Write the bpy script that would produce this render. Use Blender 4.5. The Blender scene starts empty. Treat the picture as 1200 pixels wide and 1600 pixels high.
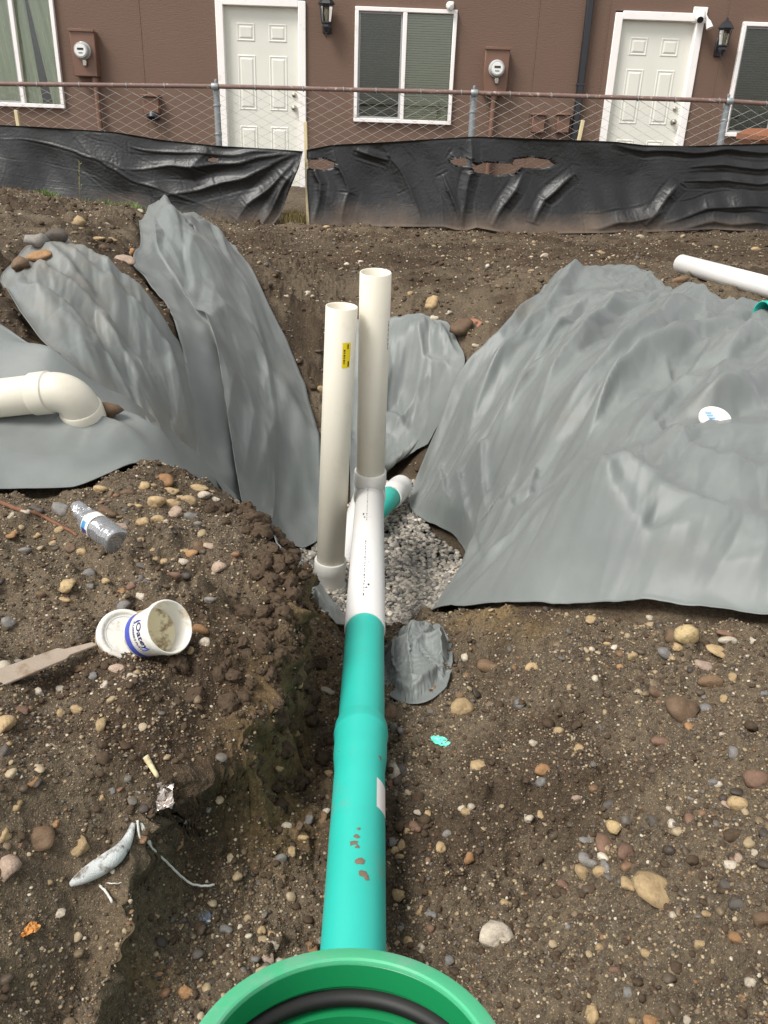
import bpy, math, random
import numpy as np
from mathutils import Vector, Matrix

# ------------------------------------------------------------------ camera, sky, sun, exposure
sc = bpy.context.scene
C = sc.collection
F = 1300.0; TH = math.radians(25.1); RO = math.radians(2.1); CZ = 1.4
UP = Vector((0, math.sin(TH), math.cos(TH))); FW = Vector((0, math.cos(TH), -math.sin(TH))); XA = Vector((1, 0, 0))
cr = XA*math.cos(RO) + UP*math.sin(RO); cu = -XA*math.sin(RO) + UP*math.cos(RO)
cam_d = bpy.data.cameras.new('camera'); cam = bpy.data.objects.new('camera', cam_d); C.objects.link(cam)
m = Matrix.Identity(4)
for i in range(3):
    m[i][0] = cr[i]; m[i][1] = cu[i]; m[i][2] = -FW[i]
m[2][3] = CZ
cam.matrix_world = m
cam_d.sensor_fit = 'VERTICAL'; cam_d.sensor_height = 36.0; cam_d.sensor_width = 27.0
cam_d.lens = F/1600*36; cam_d.clip_start = 0.02; cam_d.clip_end = 500
sc.camera = cam

SUN_EL, SUN_AZ = math.radians(54), math.radians(232)
w = bpy.data.worlds.new('World'); sc.world = w; w.use_nodes = True
nt = w.node_tree; bg = nt.nodes['Background']
sky = nt.nodes.new('ShaderNodeTexSky'); sky.sky_type = 'NISHITA'; sky.sun_disc = False
sky.sun_elevation = SUN_EL; sky.sun_rotation = SUN_AZ; sky.dust_density = 1.5; sky.air_density = 1.0; sky.ozone_density = 1.0
hs = nt.nodes.new('ShaderNodeHueSaturation'); hs.inputs['Saturation'].default_value = 0.10
nt.links.new(sky.outputs[0], hs.inputs['Color']); nt.links.new(hs.outputs[0], bg.inputs[0])
bg.inputs[1].default_value = 0.105
sun_d = bpy.data.lights.new('sun', 'SUN'); sun = bpy.data.objects.new('sun', sun_d); C.objects.link(sun)
sun_d.energy = 1.5; sun_d.angle = math.radians(22); sun_d.color = (1.0, 0.96, 0.9)
sdir = Vector((math.cos(SUN_EL)*math.sin(SUN_AZ), math.cos(SUN_EL)*math.cos(SUN_AZ), math.sin(SUN_EL)))
sun.rotation_euler = sdir.to_track_quat('Z', 'Y').to_euler()
sc.view_settings.view_transform = 'Standard'; sc.view_settings.look = 'None'
sc.view_settings.exposure = 1.2; sc.view_settings.gamma = 1.0; sc.view_settings.use_curve_mapping = False
sc.render.engine = 'CYCLES'

# ------------------------------------------------------------------ helpers
rng = np.random.default_rng(7); random.seed(7)
PI = math.pi
def ray(x, y):
    a = (np.asarray(x, float)-600)/F; b = (800-np.asarray(y, float))/F
    u = a*math.cos(RO)-b*math.sin(RO); v = a*math.sin(RO)+b*math.cos(RO)
    return u, math.cos(TH)+v*math.sin(TH), -math.sin(TH)+v*math.cos(TH)
def at_y(x, y, Y):
    d = ray(x, y); t = Y/d[1]; return Vector((float(d[0]*t), float(Y), float(d[2]*t+CZ)))
def at_z(x, y, z):
    d = ray(x, y); t = (z-CZ)/d[2]; return Vector((float(d[0]*t), float(d[1]*t), float(z)))

def lin(c):
    return tuple(((v/255)/12.92 if v/255 <= .04045 else ((v/255+.055)/1.055)**2.4) for v in c)

class MB:
    def __init__(s): s.v = []; s.f = []
    def add(s, vs, fs):
        o = len(s.v); s.v += [tuple(p) for p in vs]; s.f += [tuple(i+o for i in f) for f in fs]; return s
    def box(s, c, d, M=None, bev=0.0):
        x, y, z = d[0]/2, d[1]/2, d[2]/2
        vs = []; fs = []
        if bev <= 0:
            vs = [Vector((i*x, j*y, k*z)) for k in (-1, 1) for j in (-1, 1) for i in (-1, 1)]
            fs = [(0,2,3,1),(4,5,7,6),(0,1,5,4),(2,6,7,3),(0,4,6,2),(1,3,7,5)]
        else:
            # chamfered box: 24 verts
            import itertools
            b = bev; idx = {}
            for sx, sy, sz in itertools.product((-1,1), repeat=3):
                for ax in range(3):
                    p = [sx*(x-b), sy*(y-b), sz*(z-b)]; q = [sx*x, sy*y, sz*z]; p[ax] = q[ax]
                    idx[(sx,sy,sz,ax)] = len(vs); vs.append(Vector(p))
            for ax in range(3):
                o = [a for a in range(3) if a != ax]
                for sg in (-1,1):
                    loop = []
                    for a, b2 in ((-1,-1),(1,-1),(1,1),(-1,1)):
                        t = [0,0,0]; t[ax] = sg; t[o[0]] = a; t[o[1]] = b2; loop.append(idx[(t[0],t[1],t[2],ax)])
                    n = (vs[loop[1]]-vs[loop[0]]).cross(vs[loop[2]]-vs[loop[0]])
                    if n[ax]*sg < 0: loop.reverse()
                    fs.append(tuple(loop))
            for ax in range(3):
                o = [a for a in range(3) if a != ax]
                for a, b2 in ((-1,-1),(1,-1),(1,1),(-1,1)):
                    t0 = [0,0,0]; t1 = [0,0,0]; t0[ax] = -1; t1[ax] = 1
                    for t in (t0,t1): t[o[0]] = a; t[o[1]] = b2
                    loop = [idx[(*t0,o[0])], idx[(*t1,o[0])], idx[(*t1,o[1])], idx[(*t0,o[1])]]
                    n = (vs[loop[1]]-vs[loop[0]]).cross(vs[loop[2]]-vs[loop[0]])
                    cc = sum((vs[k] for k in loop), Vector())
                    if n.dot(cc) < 0: loop.reverse()
                    fs.append(tuple(loop))
            for sx, sy, sz in itertools.product((-1,1), repeat=3):
                loop = [idx[(sx,sy,sz,a)] for a in range(3)]
                n = (vs[loop[1]]-vs[loop[0]]).cross(vs[loop[2]]-vs[loop[0]])
                if n.dot(vs[loop[0]]) < 0: loop.reverse()
                fs.append(tuple(loop))
        c = Vector(c)
        vs = [(M @ p if M else p)+c for p in vs]
        return s.add(vs, fs)
    def lathe(s, prof, M, n=48, closed=False):
        """prof: list of (radius, along-axis z); M maps local to world"""
        vs = [M @ Vector((r*math.cos(2*PI*k/n), r*math.sin(2*PI*k/n), z)) for r, z in prof for k in range(n)]
        fs = []
        L = len(prof)
        for i in range(L if closed else L-1):
            j = (i+1) % L
            for k in range(n):
                k2 = (k+1) % n
                fs.append((i*n+k, i*n+k2, j*n+k2, j*n+k))
        return s.add(vs, fs)
    def tube(s, pts, r, n=8, cap=True):
        pts = [Vector(p) for p in pts]; rs = r if isinstance(r, (list, tuple)) else [r]*len(pts)
        ref = None; vs = []; fs = []
        for i, p in enumerate(pts):
            t = (pts[min(i+1, len(pts)-1)]-pts[max(i-1, 0)]).normalized()
            if ref is None:
                ref = t.cross(Vector((0,0,1)) if abs(t.z) < .9 else Vector((1,0,0))).normalized()
            ref = (ref - t*ref.dot(t)).normalized(); b = t.cross(ref)
            for k in range(n):
                a = 2*PI*k/n; vs.append(p + ref*(rs[i]*math.cos(a)) + b*(rs[i]*math.sin(a)))
        for i in range(len(pts)-1):
            for k in range(n):
                k2 = (k+1) % n; fs.append((i*n+k, i*n+k2, (i+1)*n+k2, (i+1)*n+k))
        if cap:
            fs.append(tuple(range(n))[::-1]); fs.append(tuple((len(pts)-1)*n+k for k in range(n)))
        return s.add(vs, fs)
    def build(s, name, mat, parent=None, smooth=False, auto=None):
        me = bpy.data.meshes.new(name); me.from_pydata(s.v, [], s.f); me.update()
        return link(name, me, mat, parent, smooth, auto)

def link(name, me, mat, parent=None, smooth=False, auto=None):
    if mat is not None and not me.materials: me.materials.append(mat)
    if smooth or auto:
        me.polygons.foreach_set('use_smooth', [True]*len(me.polygons))
        if auto:
            me.set_sharp_from_angle(angle=math.radians(auto))
    o = bpy.data.objects.new(name, me); C.objects.link(o)
    if parent is not None: o.parent = parent
    return o
def np_mesh(name, V, Fq, mat, parent=None, smooth=True):
    V = np.asarray(V, np.float32); Fq = np.asarray(Fq, np.int32)
    me = bpy.data.meshes.new(name)
    k = Fq.shape[1]
    me.vertices.add(len(V)); me.vertices.foreach_set('co', V.ravel())
    me.loops.add(Fq.size); me.loops.foreach_set('vertex_index', Fq.ravel())
    me.polygons.add(len(Fq)); me.polygons.foreach_set('loop_start', np.arange(0, Fq.size, k, dtype=np.int32))
    me.polygons.foreach_set('use_smooth', np.full(len(Fq), smooth))
    me.update(calc_edges=True)
    return link(name, me, mat, parent)
def tag(o, label, cat, group=None):
    o['label'] = label; o['category'] = cat
    if group: o['group'] = group
    return o
def struct(o): o['kind'] = 'structure'; return o
def stuff(o, label=None, cat=None):
    o['kind'] = 'stuff'
    if label: o['label'] = label; o['category'] = cat
    return o
def thing(name, label, cat, loc=(0,0,0), group=None):
    o = bpy.data.objects.new(name, None); C.objects.link(o); o.location = loc; o.empty_display_size = .1
    return tag(o, label, cat, group)
def keep(parent, child):
    """parent a child built in world coordinates under an Empty that is not at the origin"""
    child.parent = parent; child.matrix_parent_inverse = Matrix.Translation(parent.location).inverted(); return child
def axis_mat(p, d, x=None):
    d = Vector(d).normalized()
    q = d.to_track_quat('Z', 'Y').to_matrix().to_4x4()
    return Matrix.Translation(Vector(p)) @ q

# ---- numpy gradient noise
_perm = rng.permutation(256).astype(np.int64); _perm = np.concatenate([_perm, _perm, _perm])
_ga = rng.uniform(0, 2*PI, 256); _gx, _gy = np.cos(_ga), np.sin(_ga)
def noise(x, y, seed=0):
    x = np.asarray(x, float)+seed*17.31; y = np.asarray(y, float)+seed*9.77
    xi = np.floor(x).astype(np.int64); yi = np.floor(y).astype(np.int64)
    xf = x-xi; yf = y-yi
    u = xf**3*(xf*(xf*6-15)+10); v = yf**3*(yf*(yf*6-15)+10)
    def g(ix, iy, dx, dy):
        h = _perm[_perm[ix & 255]+(iy & 255)]
        return _gx[h]*dx+_gy[h]*dy
    a = g(xi, yi, xf, yf); b = g(xi+1, yi, xf-1, yf); c = g(xi, yi+1, xf, yf-1); d = g(xi+1, yi+1, xf-1, yf-1)
    return np.clip(1.5*((a*(1-u)+b*u)*(1-v)+(c*(1-u)+d*u)*v), -1, 1)
def facet(u, v, seed):
    """random heights on a skewed lattice joined by flat triangles: flat panels meeting in sharp creases"""
    u = u+.42*noise(u*.45, v*.6, seed+1); v = v+.5*noise(u*.6, v*.45, seed+2)
    iu = np.floor(u).astype(np.int64); iv = np.floor(v).astype(np.int64); fu, fv = u-iu, v-iv
    h = lambda a, b: (_perm[_perm[(a+seed*37) & 255]+((b+seed*11) & 255)]/127.5-1)
    h00, h10, h01, h11 = h(iu,iv), h(iu+1,iv), h(iu,iv+1), h(iu+1,iv+1)
    return np.where(fu+fv < 1, h00+(h10-h00)*fu+(h01-h00)*fv, h11+(h01-h11)*(1-fu)+(h10-h11)*(1-fv))
def smoothstep(a, b, x):
    t = np.clip((x-a)/(b-a), 0, 1); return t*t*(3-2*t)
def in_poly(x, y, poly):
    x = np.asarray(x); y = np.asarray(y); r = np.zeros(x.shape, bool); n = len(poly)
    for i in range(n):
        x0, y0 = poly[i]; x1, y1 = poly[(i+1) % n]
        if y0 == y1: continue
        c = ((y0 > y) != (y1 > y)) & (x < (x1-x0)*(y-y0)/(y1-y0)+x0)
        r ^= c
    return r
def dist_line(x, y, pl):
    """distance to a polyline, and arc parameter 0..1 of the nearest point"""
    best = np.full(np.shape(x), 1e9); par = np.zeros(np.shape(x)); sgn = np.ones(np.shape(x))
    L = [math.dist(pl[i], pl[i+1]) for i in range(len(pl)-1)]; T = sum(L); acc = 0
    for i in range(len(pl)-1):
        ax, ay = pl[i]; bx, by = pl[i+1]; l2 = max(L[i]**2, 1e-12)
        t = np.clip(((x-ax)*(bx-ax)+(y-ay)*(by-ay))/l2, 0, 1)
        d = np.hypot(x-ax-t*(bx-ax), y-ay-t*(by-ay))
        k = d < best; best = np.where(k, d, best); sgn = np.where(k, np.sign((bx-ax)*(y-ay)-(by-ay)*(x-ax)), sgn); par = np.where(k, (acc+t*L[i])/T, par); acc += L[i]
    dist_line.sign = sgn
    return best, par

# ------------------------------------------------------------------ materials
def nodes(name):
    mt = bpy.data.materials.new(name); mt.use_nodes = True
    return mt, mt.node_tree, mt.node_tree.nodes['Principled BSDF']
def N(t, typ, **kw):
    n = t.nodes.new(typ)
    for k, v in kw.items():
        if hasattr(n, k): setattr(n, k, v)
        else: n.inputs[k].default_value = v
    return n
def ramp(t, fac, stops):
    r = t.nodes.new('ShaderNodeValToRGB'); e = r.color_ramp.elements
    while len(e) < len(stops): e.new(0.5)
    for k, (p, c) in enumerate(stops):
        e[k].position = p; e[k].color = (*c, 1)
    t.links.new(fac, r.inputs[0]); return r.outputs[0]
def mixc(t, fac, a, b, mode='MIX'):
    n = t.nodes.new('ShaderNodeMix'); n.data_type = 'RGBA'; n.blend_type = mode
    for val, sock in ((fac, n.inputs[0]), (a, n.inputs[6]), (b, n.inputs[7])):
        if isinstance(val, (int, float)): sock.default_value = val
        elif isinstance(val, tuple): sock.default_value = (*val, 1)
        else: t.links.new(val, sock)
    return n.outputs[2]
def objco(t):
    return t.nodes.new('ShaderNodeTexCoord').outputs['Object']
def tnoise(t, co, scale, detail=4, rough=.55, dist=0):
    n = N(t, 'ShaderNodeTexNoise'); n.inputs['Scale'].default_value = scale; n.inputs['Detail'].default_value = detail
    n.inputs['Roughness'].default_value = rough; n.inputs['Distortion'].default_value = dist
    t.links.new(co, n.inputs['Vector']); return n.outputs['Fac']
def bump(t, b, h, strength, dist=.01):
    n = N(t, 'ShaderNodeBump'); n.inputs['Strength'].default_value = strength; n.inputs['Distance'].default_value = dist
    t.links.new(h, n.inputs['Height']); t.links.new(n.outputs[0], b.inputs['Normal'])
def simple(name, col, rough=.5, var=.12, scale=6, bumps=0, metal=0, dirt=None, dirt_lo=.55, dirt_hi=.75, dirt_scale=8, spec=.5):
    mt, t, b = nodes(name); co = objco(t)
    f = tnoise(t, co, scale)
    c = ramp(t, f, [(.25, tuple(v*(1-var) for v in col)), (.75, tuple(min(1, v*(1+var)) for v in col))])
    if dirt:
        d = tnoise(t, co, dirt_scale, 6, .65)
        m_ = ramp(t, d, [(dirt_lo, (0,0,0)), (dirt_hi, (1,1,1))]); c = mixc(t, m_, c, dirt)
    t.links.new(c, b.inputs['Base Color']); b.inputs['Roughness'].default_value = rough; b.inputs['Metallic'].default_value = metal
    b.inputs['Specular IOR Level'].default_value = spec
    if bumps: bump(t, b, tnoise(t, co, scale*12, 3), bumps, .002)
    return mt
M = {}
def soil_mat():
    mt, t, b = nodes('soil'); co = objco(t)
    big = tnoise(t, co, 1.6, 5, .6, .4); mid = tnoise(t, co, 9, 6, .65); fine = tnoise(t, co, 90, 4, .7)
    wet = ramp(t, big, [(.38, lin((46,38,31))), (.62, lin((104,91,74)))])
    ocr = ramp(t, mid, [(.3, lin((52,42,33))), (.55, lin((82,70,56))), (.8, lin((124,109,87)))])
    c = mixc(t, .5, wet, ocr)
    c = mixc(t, .45, c, ramp(t, fine, [(.3, lin((42,34,27))), (.7, lin((140,124,100)))]))
    # sand grains
    for sc_, lo, hi, col in ((260, .0, .22, (205,188,155)), (420, .0, .2, (170,158,138))):
        vo = N(t, 'ShaderNodeTexVoronoi'); vo.inputs['Scale'].default_value = sc_; t.links.new(co, vo.inputs['Vector'])
        g = ramp(t, vo.outputs['Distance'], [(.16, (1,1,1)), (.3, (0,0,0))])
        sel = ramp(t, vo.outputs['Color'], [(.5, (0,0,0)), (.66, (.5,.5,.5))])
        c = mixc(t, mixc(t, 1.0, g, sel, 'MULTIPLY'), c, lin(col))
    at = N(t, 'ShaderNodeAttribute', attribute_name='damp_dark')   # darker band along the bank lip, wet patches and wheel track
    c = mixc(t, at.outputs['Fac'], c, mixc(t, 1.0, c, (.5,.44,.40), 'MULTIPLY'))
    a2 = N(t, 'ShaderNodeAttribute', attribute_name='sand'); mu = N(t, 'ShaderNodeMath', operation='MULTIPLY'); mu.inputs[1].default_value = .7; t.links.new(a2.outputs['Fac'], mu.inputs[0])
    c = mixc(t, mu.outputs[0], c, ramp(t, fine, [(.3, lin((92,74,48))), (.7, lin((150,126,86)))]))
    t.links.new(c, b.inputs['Base Color']); b.inputs['Roughness'].default_value = .85
    b.inputs['Specular IOR Level'].default_value = .25
    h = mixc(t, .5, tnoise(t, co, 70, 5, .7), tnoise(t, co, 240, 3, .6))
    bump(t, b, h, .9, .012)
    return mt
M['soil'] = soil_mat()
def stone_mat(name, c1, c2, inst=False):
    mt, t, b = nodes(name); co = objco(t)
    oi = N(t, 'ShaderNodeObjectInfo')
    base = mixc(t, oi.outputs['Random'], lin(c1), lin(c2))
    f = tnoise(t, co, 2.4, 7, .7)
    c = mixc(t, 1.0, base, ramp(t, f, [(.3, (.62,.6,.58)), (.7, (1.1,1.08,1.05))]), 'MULTIPLY')
    d = tnoise(t, co, 1.3, 8, .75, .6)
    c = mixc(t, ramp(t, d, [(.5, (.12,.12,.12)), (.66, (.85,.85,.85))]), c, lin((98,83,66)))
    t.links.new(c, b.inputs['Base Color']); b.inputs['Roughness'].default_value = .7
    b.inputs['Specular IOR Level'].default_value = .35
    bump(t, b, tnoise(t, co, 5, 6, .7), .5, .004)
    return mt
STONE = {'t': ((196,170,128), (168,146,110)), 'g': ((142,140,136), (118,119,120)), 'b': ((128,103,78), (104,84,66)),
         'o': ((176,136,94), (150,112,76)), 'w': ((212,202,186), (190,180,162)), 'd': ((84,80,76), (104,100,96)),
         'r': ((134,104,86), (118,92,78)), 'p': ((186,164,146), (168,148,134)), 'y': ((204,182,136), (190,166,122))}
SNAME = {'t': 'tan', 'g': 'grey', 'b': 'brown', 'o': 'orange', 'w': 'off-white', 'd': 'dark grey', 'r': 'reddish brown', 'p': 'pinkish', 'y': 'yellowish'}
for k, (a, b_) in STONE.items(): M['st_'+k] = stone_mat('stone_'+SNAME[k], a, b_)
def grit_mat(name, stops):
    mt, t, b = nodes(name); oi = N(t, 'ShaderNodeObjectInfo')
    c = ramp(t, oi.outputs['Random'], stops); c_ = c.node; c_.color_ramp.interpolation = 'CONSTANT'
    f = tnoise(t, objco(t), 1.5, 4, .6)
    c = mixc(t, 1.0, c, ramp(t, f, [(.3, (.7,.68,.66)), (.7, (1.05,1.05,1.05))]), 'MULTIPLY')
    t.links.new(c, b.inputs['Base Color']); b.inputs['Roughness'].default_value = .6; b.inputs['Specular IOR Level'].default_value = .35
    return mt
M['grit'] = grit_mat('grit', [(0, lin((88,76,62))), (.22, lin((122,106,84))), (.42, lin((160,142,112))), (.58, lin((104,98,90))), (.72, lin((172,156,128))), (.79, lin((126,98,74))), (.87, lin((70,62,54))), (.965, lin((198,188,168)))])
M['drain_gravel'] = grit_mat('drain_gravel', [(0, lin((135,131,123))), (.2, lin((167,161,149))), (.38, lin((111,109,105))), (.52, lin((187,178,163))), (.64, lin((152,148,140))), (.76, lin((178,171,161))), (.86, lin((95,93,92))), (.93, lin((210,201,187)))])
def fabric_mat(name, stain):
    mt, t, b = nodes(name); co = objco(t)
    f = tnoise(t, co, 3.5, 5, .6)
    c = ramp(t, f, [(.3, lin((108,112,110))), (.7, lin((122,126,123)))])
    st = tnoise(t, co, 2.3, 7, .7, .5)
    c = mixc(t, ramp(t, st, [(stain, (0,0,0)), (stain+.22, (.55,.55,.55))]), c, lin((112,100,84)))
    t.links.new(c, b.inputs['Base Color']); b.inputs['Roughness'].default_value = .4
    b.inputs['Specular IOR Level'].default_value = .35
    b.inputs['Sheen Weight'].default_value = .06
    h = mixc(t, .75, tnoise(t, co, 26, 4, .55, .3), tnoise(t, co, 900, 2, .5))
    bump(t, b, h, .22, .004)
    return mt
M['fabric'] = fabric_mat('grey_fabric', .59); M['fabric_dirty'] = fabric_mat('grey_fabric_dirty', .44)

# ------------------------------------------------------------------ terrain: anchors are (pixel x, pixel y, height)
BASE = [
 # yard and mound at the far side
 (300,372,.72),(150,335,.86),(40,385,.88),(150,430,.80),(450,398,.50),(600,400,.50),(900,400,.53),(1150,385,.58),(1300,400,.6),(-150,330,.95),(-150,430,.9),
 (0,445,.78),(60,490,.72),(100,565,.66),(0,560,.66),(-150,560,.66),(0,650,.53),(-150,650,.54),(0,740,.45),(150,650,.50),(250,690,.46),(130,765,.43),
 # left side of the pit
 (230,470,.66),(340,440,.58),(270,560,.48),(400,560,.22),(345,600,.30),(330,680,.16),(440,700,-.08),(480,830,-.37),(500,690,-.08),(420,800,-.24),
 # back of the pit
 (620,440,.48),(440,470,.42),(640,500,.34),(470,560,.16),(650,570,.12),(630,650,-.16),(640,720,-.31),(495,640,-.02),
 # gravel bottom
 (650,800,-.39),(640,850,-.39),(600,900,-.39),(700,870,-.37),(560,820,-.39),(500,900,-.39),
 # right bank
 (735,872,-.31),(640,795,-.36),(662,740,-.29),(682,680,-.1),(704,620,.1),(760,560,.27),(820,500,.43),(870,437,.54),(800,700,.14),(850,790,.12),(780,850,-.1),
 (900,600,.41),(1000,500,.54),(1100,455,.58),(1200,485,.58),(1000,650,.46),(1100,600,.51),(1200,600,.54),(1350,600,.58),(1100,720,.47),(1200,700,.5),(1350,750,.5),(1000,750,.43),(910,803,.39),
 (1200,860,.42),(1050,850,.40),(820,865,.17),(720,925,-.08),(685,958,-.05),(800,952,.12),(900,962,.2),(1000,966,.26),(1200,976,.34),(1350,985,.4),
 # trench and the right-hand slope in front
 (650,975,-.2),(640,1035,-.02),(700,1050,.03),(800,1050,.1),(900,1100,.17),(1050,1100,.28),(1200,1100,.38),(1200,1300,.42),(1000,1300,.25),(850,1300,.13),(720,1300,.06),(640,1300,.05),
 (1350,1300,.5),(1200,1590,.42),(1000,1590,.27),(800,1590,.13),(650,1450,.07),(600,1100,.0),(590,1200,.03),(560,1300,.05),(540,1500,.08),
 (450,1120,.06),(510,1050,.0),(430,1250,.08),(400,1400,.07),(310,1340,.13),(290,1500,.10),(450,1500,.08),(520,980,-.06),
]
BANK = [(0,790,.44),(150,800,.45),(300,762,.44),(430,858,.40),(200,900,.43),(0,900,.43),(60,1040,.41),(230,1000,.41),(350,1000,.38),(0,1150,.39),(200,1140,.37),(300,1120,.36),
        (0,1300,.36),(180,1280,.31),(100,1400,.27),(0,1450,.29),(0,1590,.26),(150,1550,.15),(230,1450,.16),(-200,1000,.46),(-200,1400,.42)]
XB = [(x, 8.15, z) for x, z in ((-3.6,.75),(-2.6,.62),(-1.6,.52),(-.1,.53),(1.5,.52),(3.4,.62),(5,.62),(-5,.8))] + \
     [(x, 10.2, .56) for x in (-6,-4,-2,0,2,4,6)] + [(x, 12, .56) for x in (-6,0,6)] + \
     [(x, y, z) for x, y, z in ((0,.45,.1),(0,0,.1),(.5,0,.2),(1.1,0,.45),(-.4,0,.12),(-1.2,0,.3),(0,-1.5,.3),(2,-1.5,.6),(-2,-1.5,.6),(3.5,1,.7),(3.5,3,.65),(5,5,.65),(-4,4,.9),(-4,2,.7),(-4.5,6,.9),
      (-.25,2.75,-.35),(-.2,2.4,-.12),(-.45,2.55,.05),(-.8,2.8,.3))]
def anchors(px, extra=()):
    a = [tuple(at_z(*p)) for p in px] + list(extra); return np.array(a, float)
class RBF:
    def __init__(s, P, c=.11):
        s.P = P; s.c = c; n = len(P)
        d = np.hypot(P[:,None,0]-P[None,:,0], P[:,None,1]-P[None,:,1]); K = np.sqrt(d*d+c*c)
        A = np.zeros((n+3, n+3)); A[:n,:n] = K - np.eye(n)*.02; A[:n,n] = 1; A[:n,n+1] = P[:,0]; A[:n,n+2] = P[:,1]; A[n:,:n] = A[:n,n:].T
        s.w = np.linalg.solve(A, np.concatenate([P[:,2], [0,0,0]]))
    def __call__(s, x, y):
        sh = x.shape; x = x.ravel(); y = y.ravel(); r = s.w[-3]+s.w[-2]*x+s.w[-1]*y
        for k in range(len(s.P)):
            r = r + s.w[k]*np.sqrt((x-s.P[k,0])**2+(y-s.P[k,1])**2+s.c**2)
        return r.reshape(sh)
f_base = RBF(anchors(BASE, XB)); f_bank = RBF(anchors(BANK), .15)
LIP = [(330,772,.43),(395,800,.41),(436,846,.40),(450,900,.37),(438,965,.36),(408,1030,.36),(385,1085,.35),(372,1135,.33),(310,1165,.33),(255,1190,.32),(222,1255,.29),(214,1330,.25),(180,1385,.22),(190,1450,.16),(150,1520,.14)]
LIPXY = [tuple(at_z(*p))[:2] for p in LIP]
BPOLY = LIPXY + [(-.35,.55),(-.6,.2),(-3,.2),(-3,2.15),(-1.1,2.22)]
def smooth_h(x, y):
    zb = f_base(x, y)
    near = (x < .2) & (y < 2.9) & (x > -3.4)
    d, _ = dist_line(x, y, LIPXY + [(-.35,.55),(-.6,.2)])
    wob = noise(x*7, y*7, 3)*.035+noise(x*18, y*18, 4)*.014
    ins = in_poly(x, y, BPOLY); sd = np.where(ins, -d, d)+wob
    k = 1-smoothstep(-.012, .07, sd)
    dd, _ = dist_line(x, y, [(-3,2.15),(-1.1,2.22),LIPXY[0]])
    k = np.where(~ins & (dd < d+.02), 1-smoothstep(-.02,.25, dd), k)
    k = np.where(near, k, 0)
    zk = np.maximum(f_bank(x, y), zb-.05)
    return zb+(zk-zb)*k, k*(1-k)*4, k
GX0, GY0, GS = -5.2, -1.2, .02
gx = np.arange(GX0, 5.2, GS); gy = np.arange(GY0, 9.4, GS)
GXX, GYY = np.meshgrid(gx, gy)
HG, EDGE, KG = smooth_h(GXX, GYY)
KS = KG.copy()
for _ in range(6): KS[1:-1,1:-1] = (KS[1:-1,1:-1]*2+KS[:-2,1:-1]+KS[2:,1:-1]+KS[1:-1,:-2]+KS[1:-1,2:])/6
KY, KX = np.gradient(KS, GS); KL = np.hypot(KX, KY)+1e-6; KX /= KL; KY /= KL
HG = np.where(HG < -.33, np.maximum(-.385, -.33+(HG+.33)*.6), HG)      # level gravel bed
def lookup(G, x, y):
    u = np.clip((np.asarray(x)-GX0)/GS, 0, len(gx)-1.001); v = np.clip((np.asarray(y)-GY0)/GS, 0, len(gy)-1.001)
    i = u.astype(int); j = v.astype(int); a = u-i; b = v-j
    return (G[j,i]*(1-a)+G[j,i+1]*a)*(1-b)+(G[j+1,i]*(1-a)+G[j+1,i+1]*a)*b
def Hs(x, y): return lookup(HG, x, y)
def overhang(x, y):
    """sideways shift of the cut bank: the lip juts out over an undercut face"""
    k = lookup(KG, x, y); e = lookup(EDGE, x, y); near = smoothstep(.75, 1.0, y)*smoothstep(2.3, 2.1, y)
    a = e*((k-.5)*.16+.02)*(.35+.65*smoothstep(-.3,.4, noise(x*5, y*5, 61)))*near
    return -lookup(KX, x, y)*a, -lookup(KY, x, y)*a
TT = np.concatenate([np.linspace(.3, 3.5, 500), np.linspace(3.51, 13, 500)])
def hit(x, y, fn=None, first=True):
    """pixel -> first point of the smooth ground along the ray (arrays)"""
    x = np.atleast_1d(np.asarray(x, float)); y = np.atleast_1d(np.asarray(y, float))
    d = ray(x, y); X = d[0][:,None]*TT; Y = d[1][:,None]*TT; Z = d[2][:,None]*TT+CZ
    below = Z < (fn or Hs)(X, Y)
    i = np.argmax(below, axis=1); i = np.where(below.any(axis=1), i, len(TT)-1)
    t = TT[i]
    return np.stack([d[0]*t, d[1]*t, d[2]*t+CZ], 1)

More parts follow.
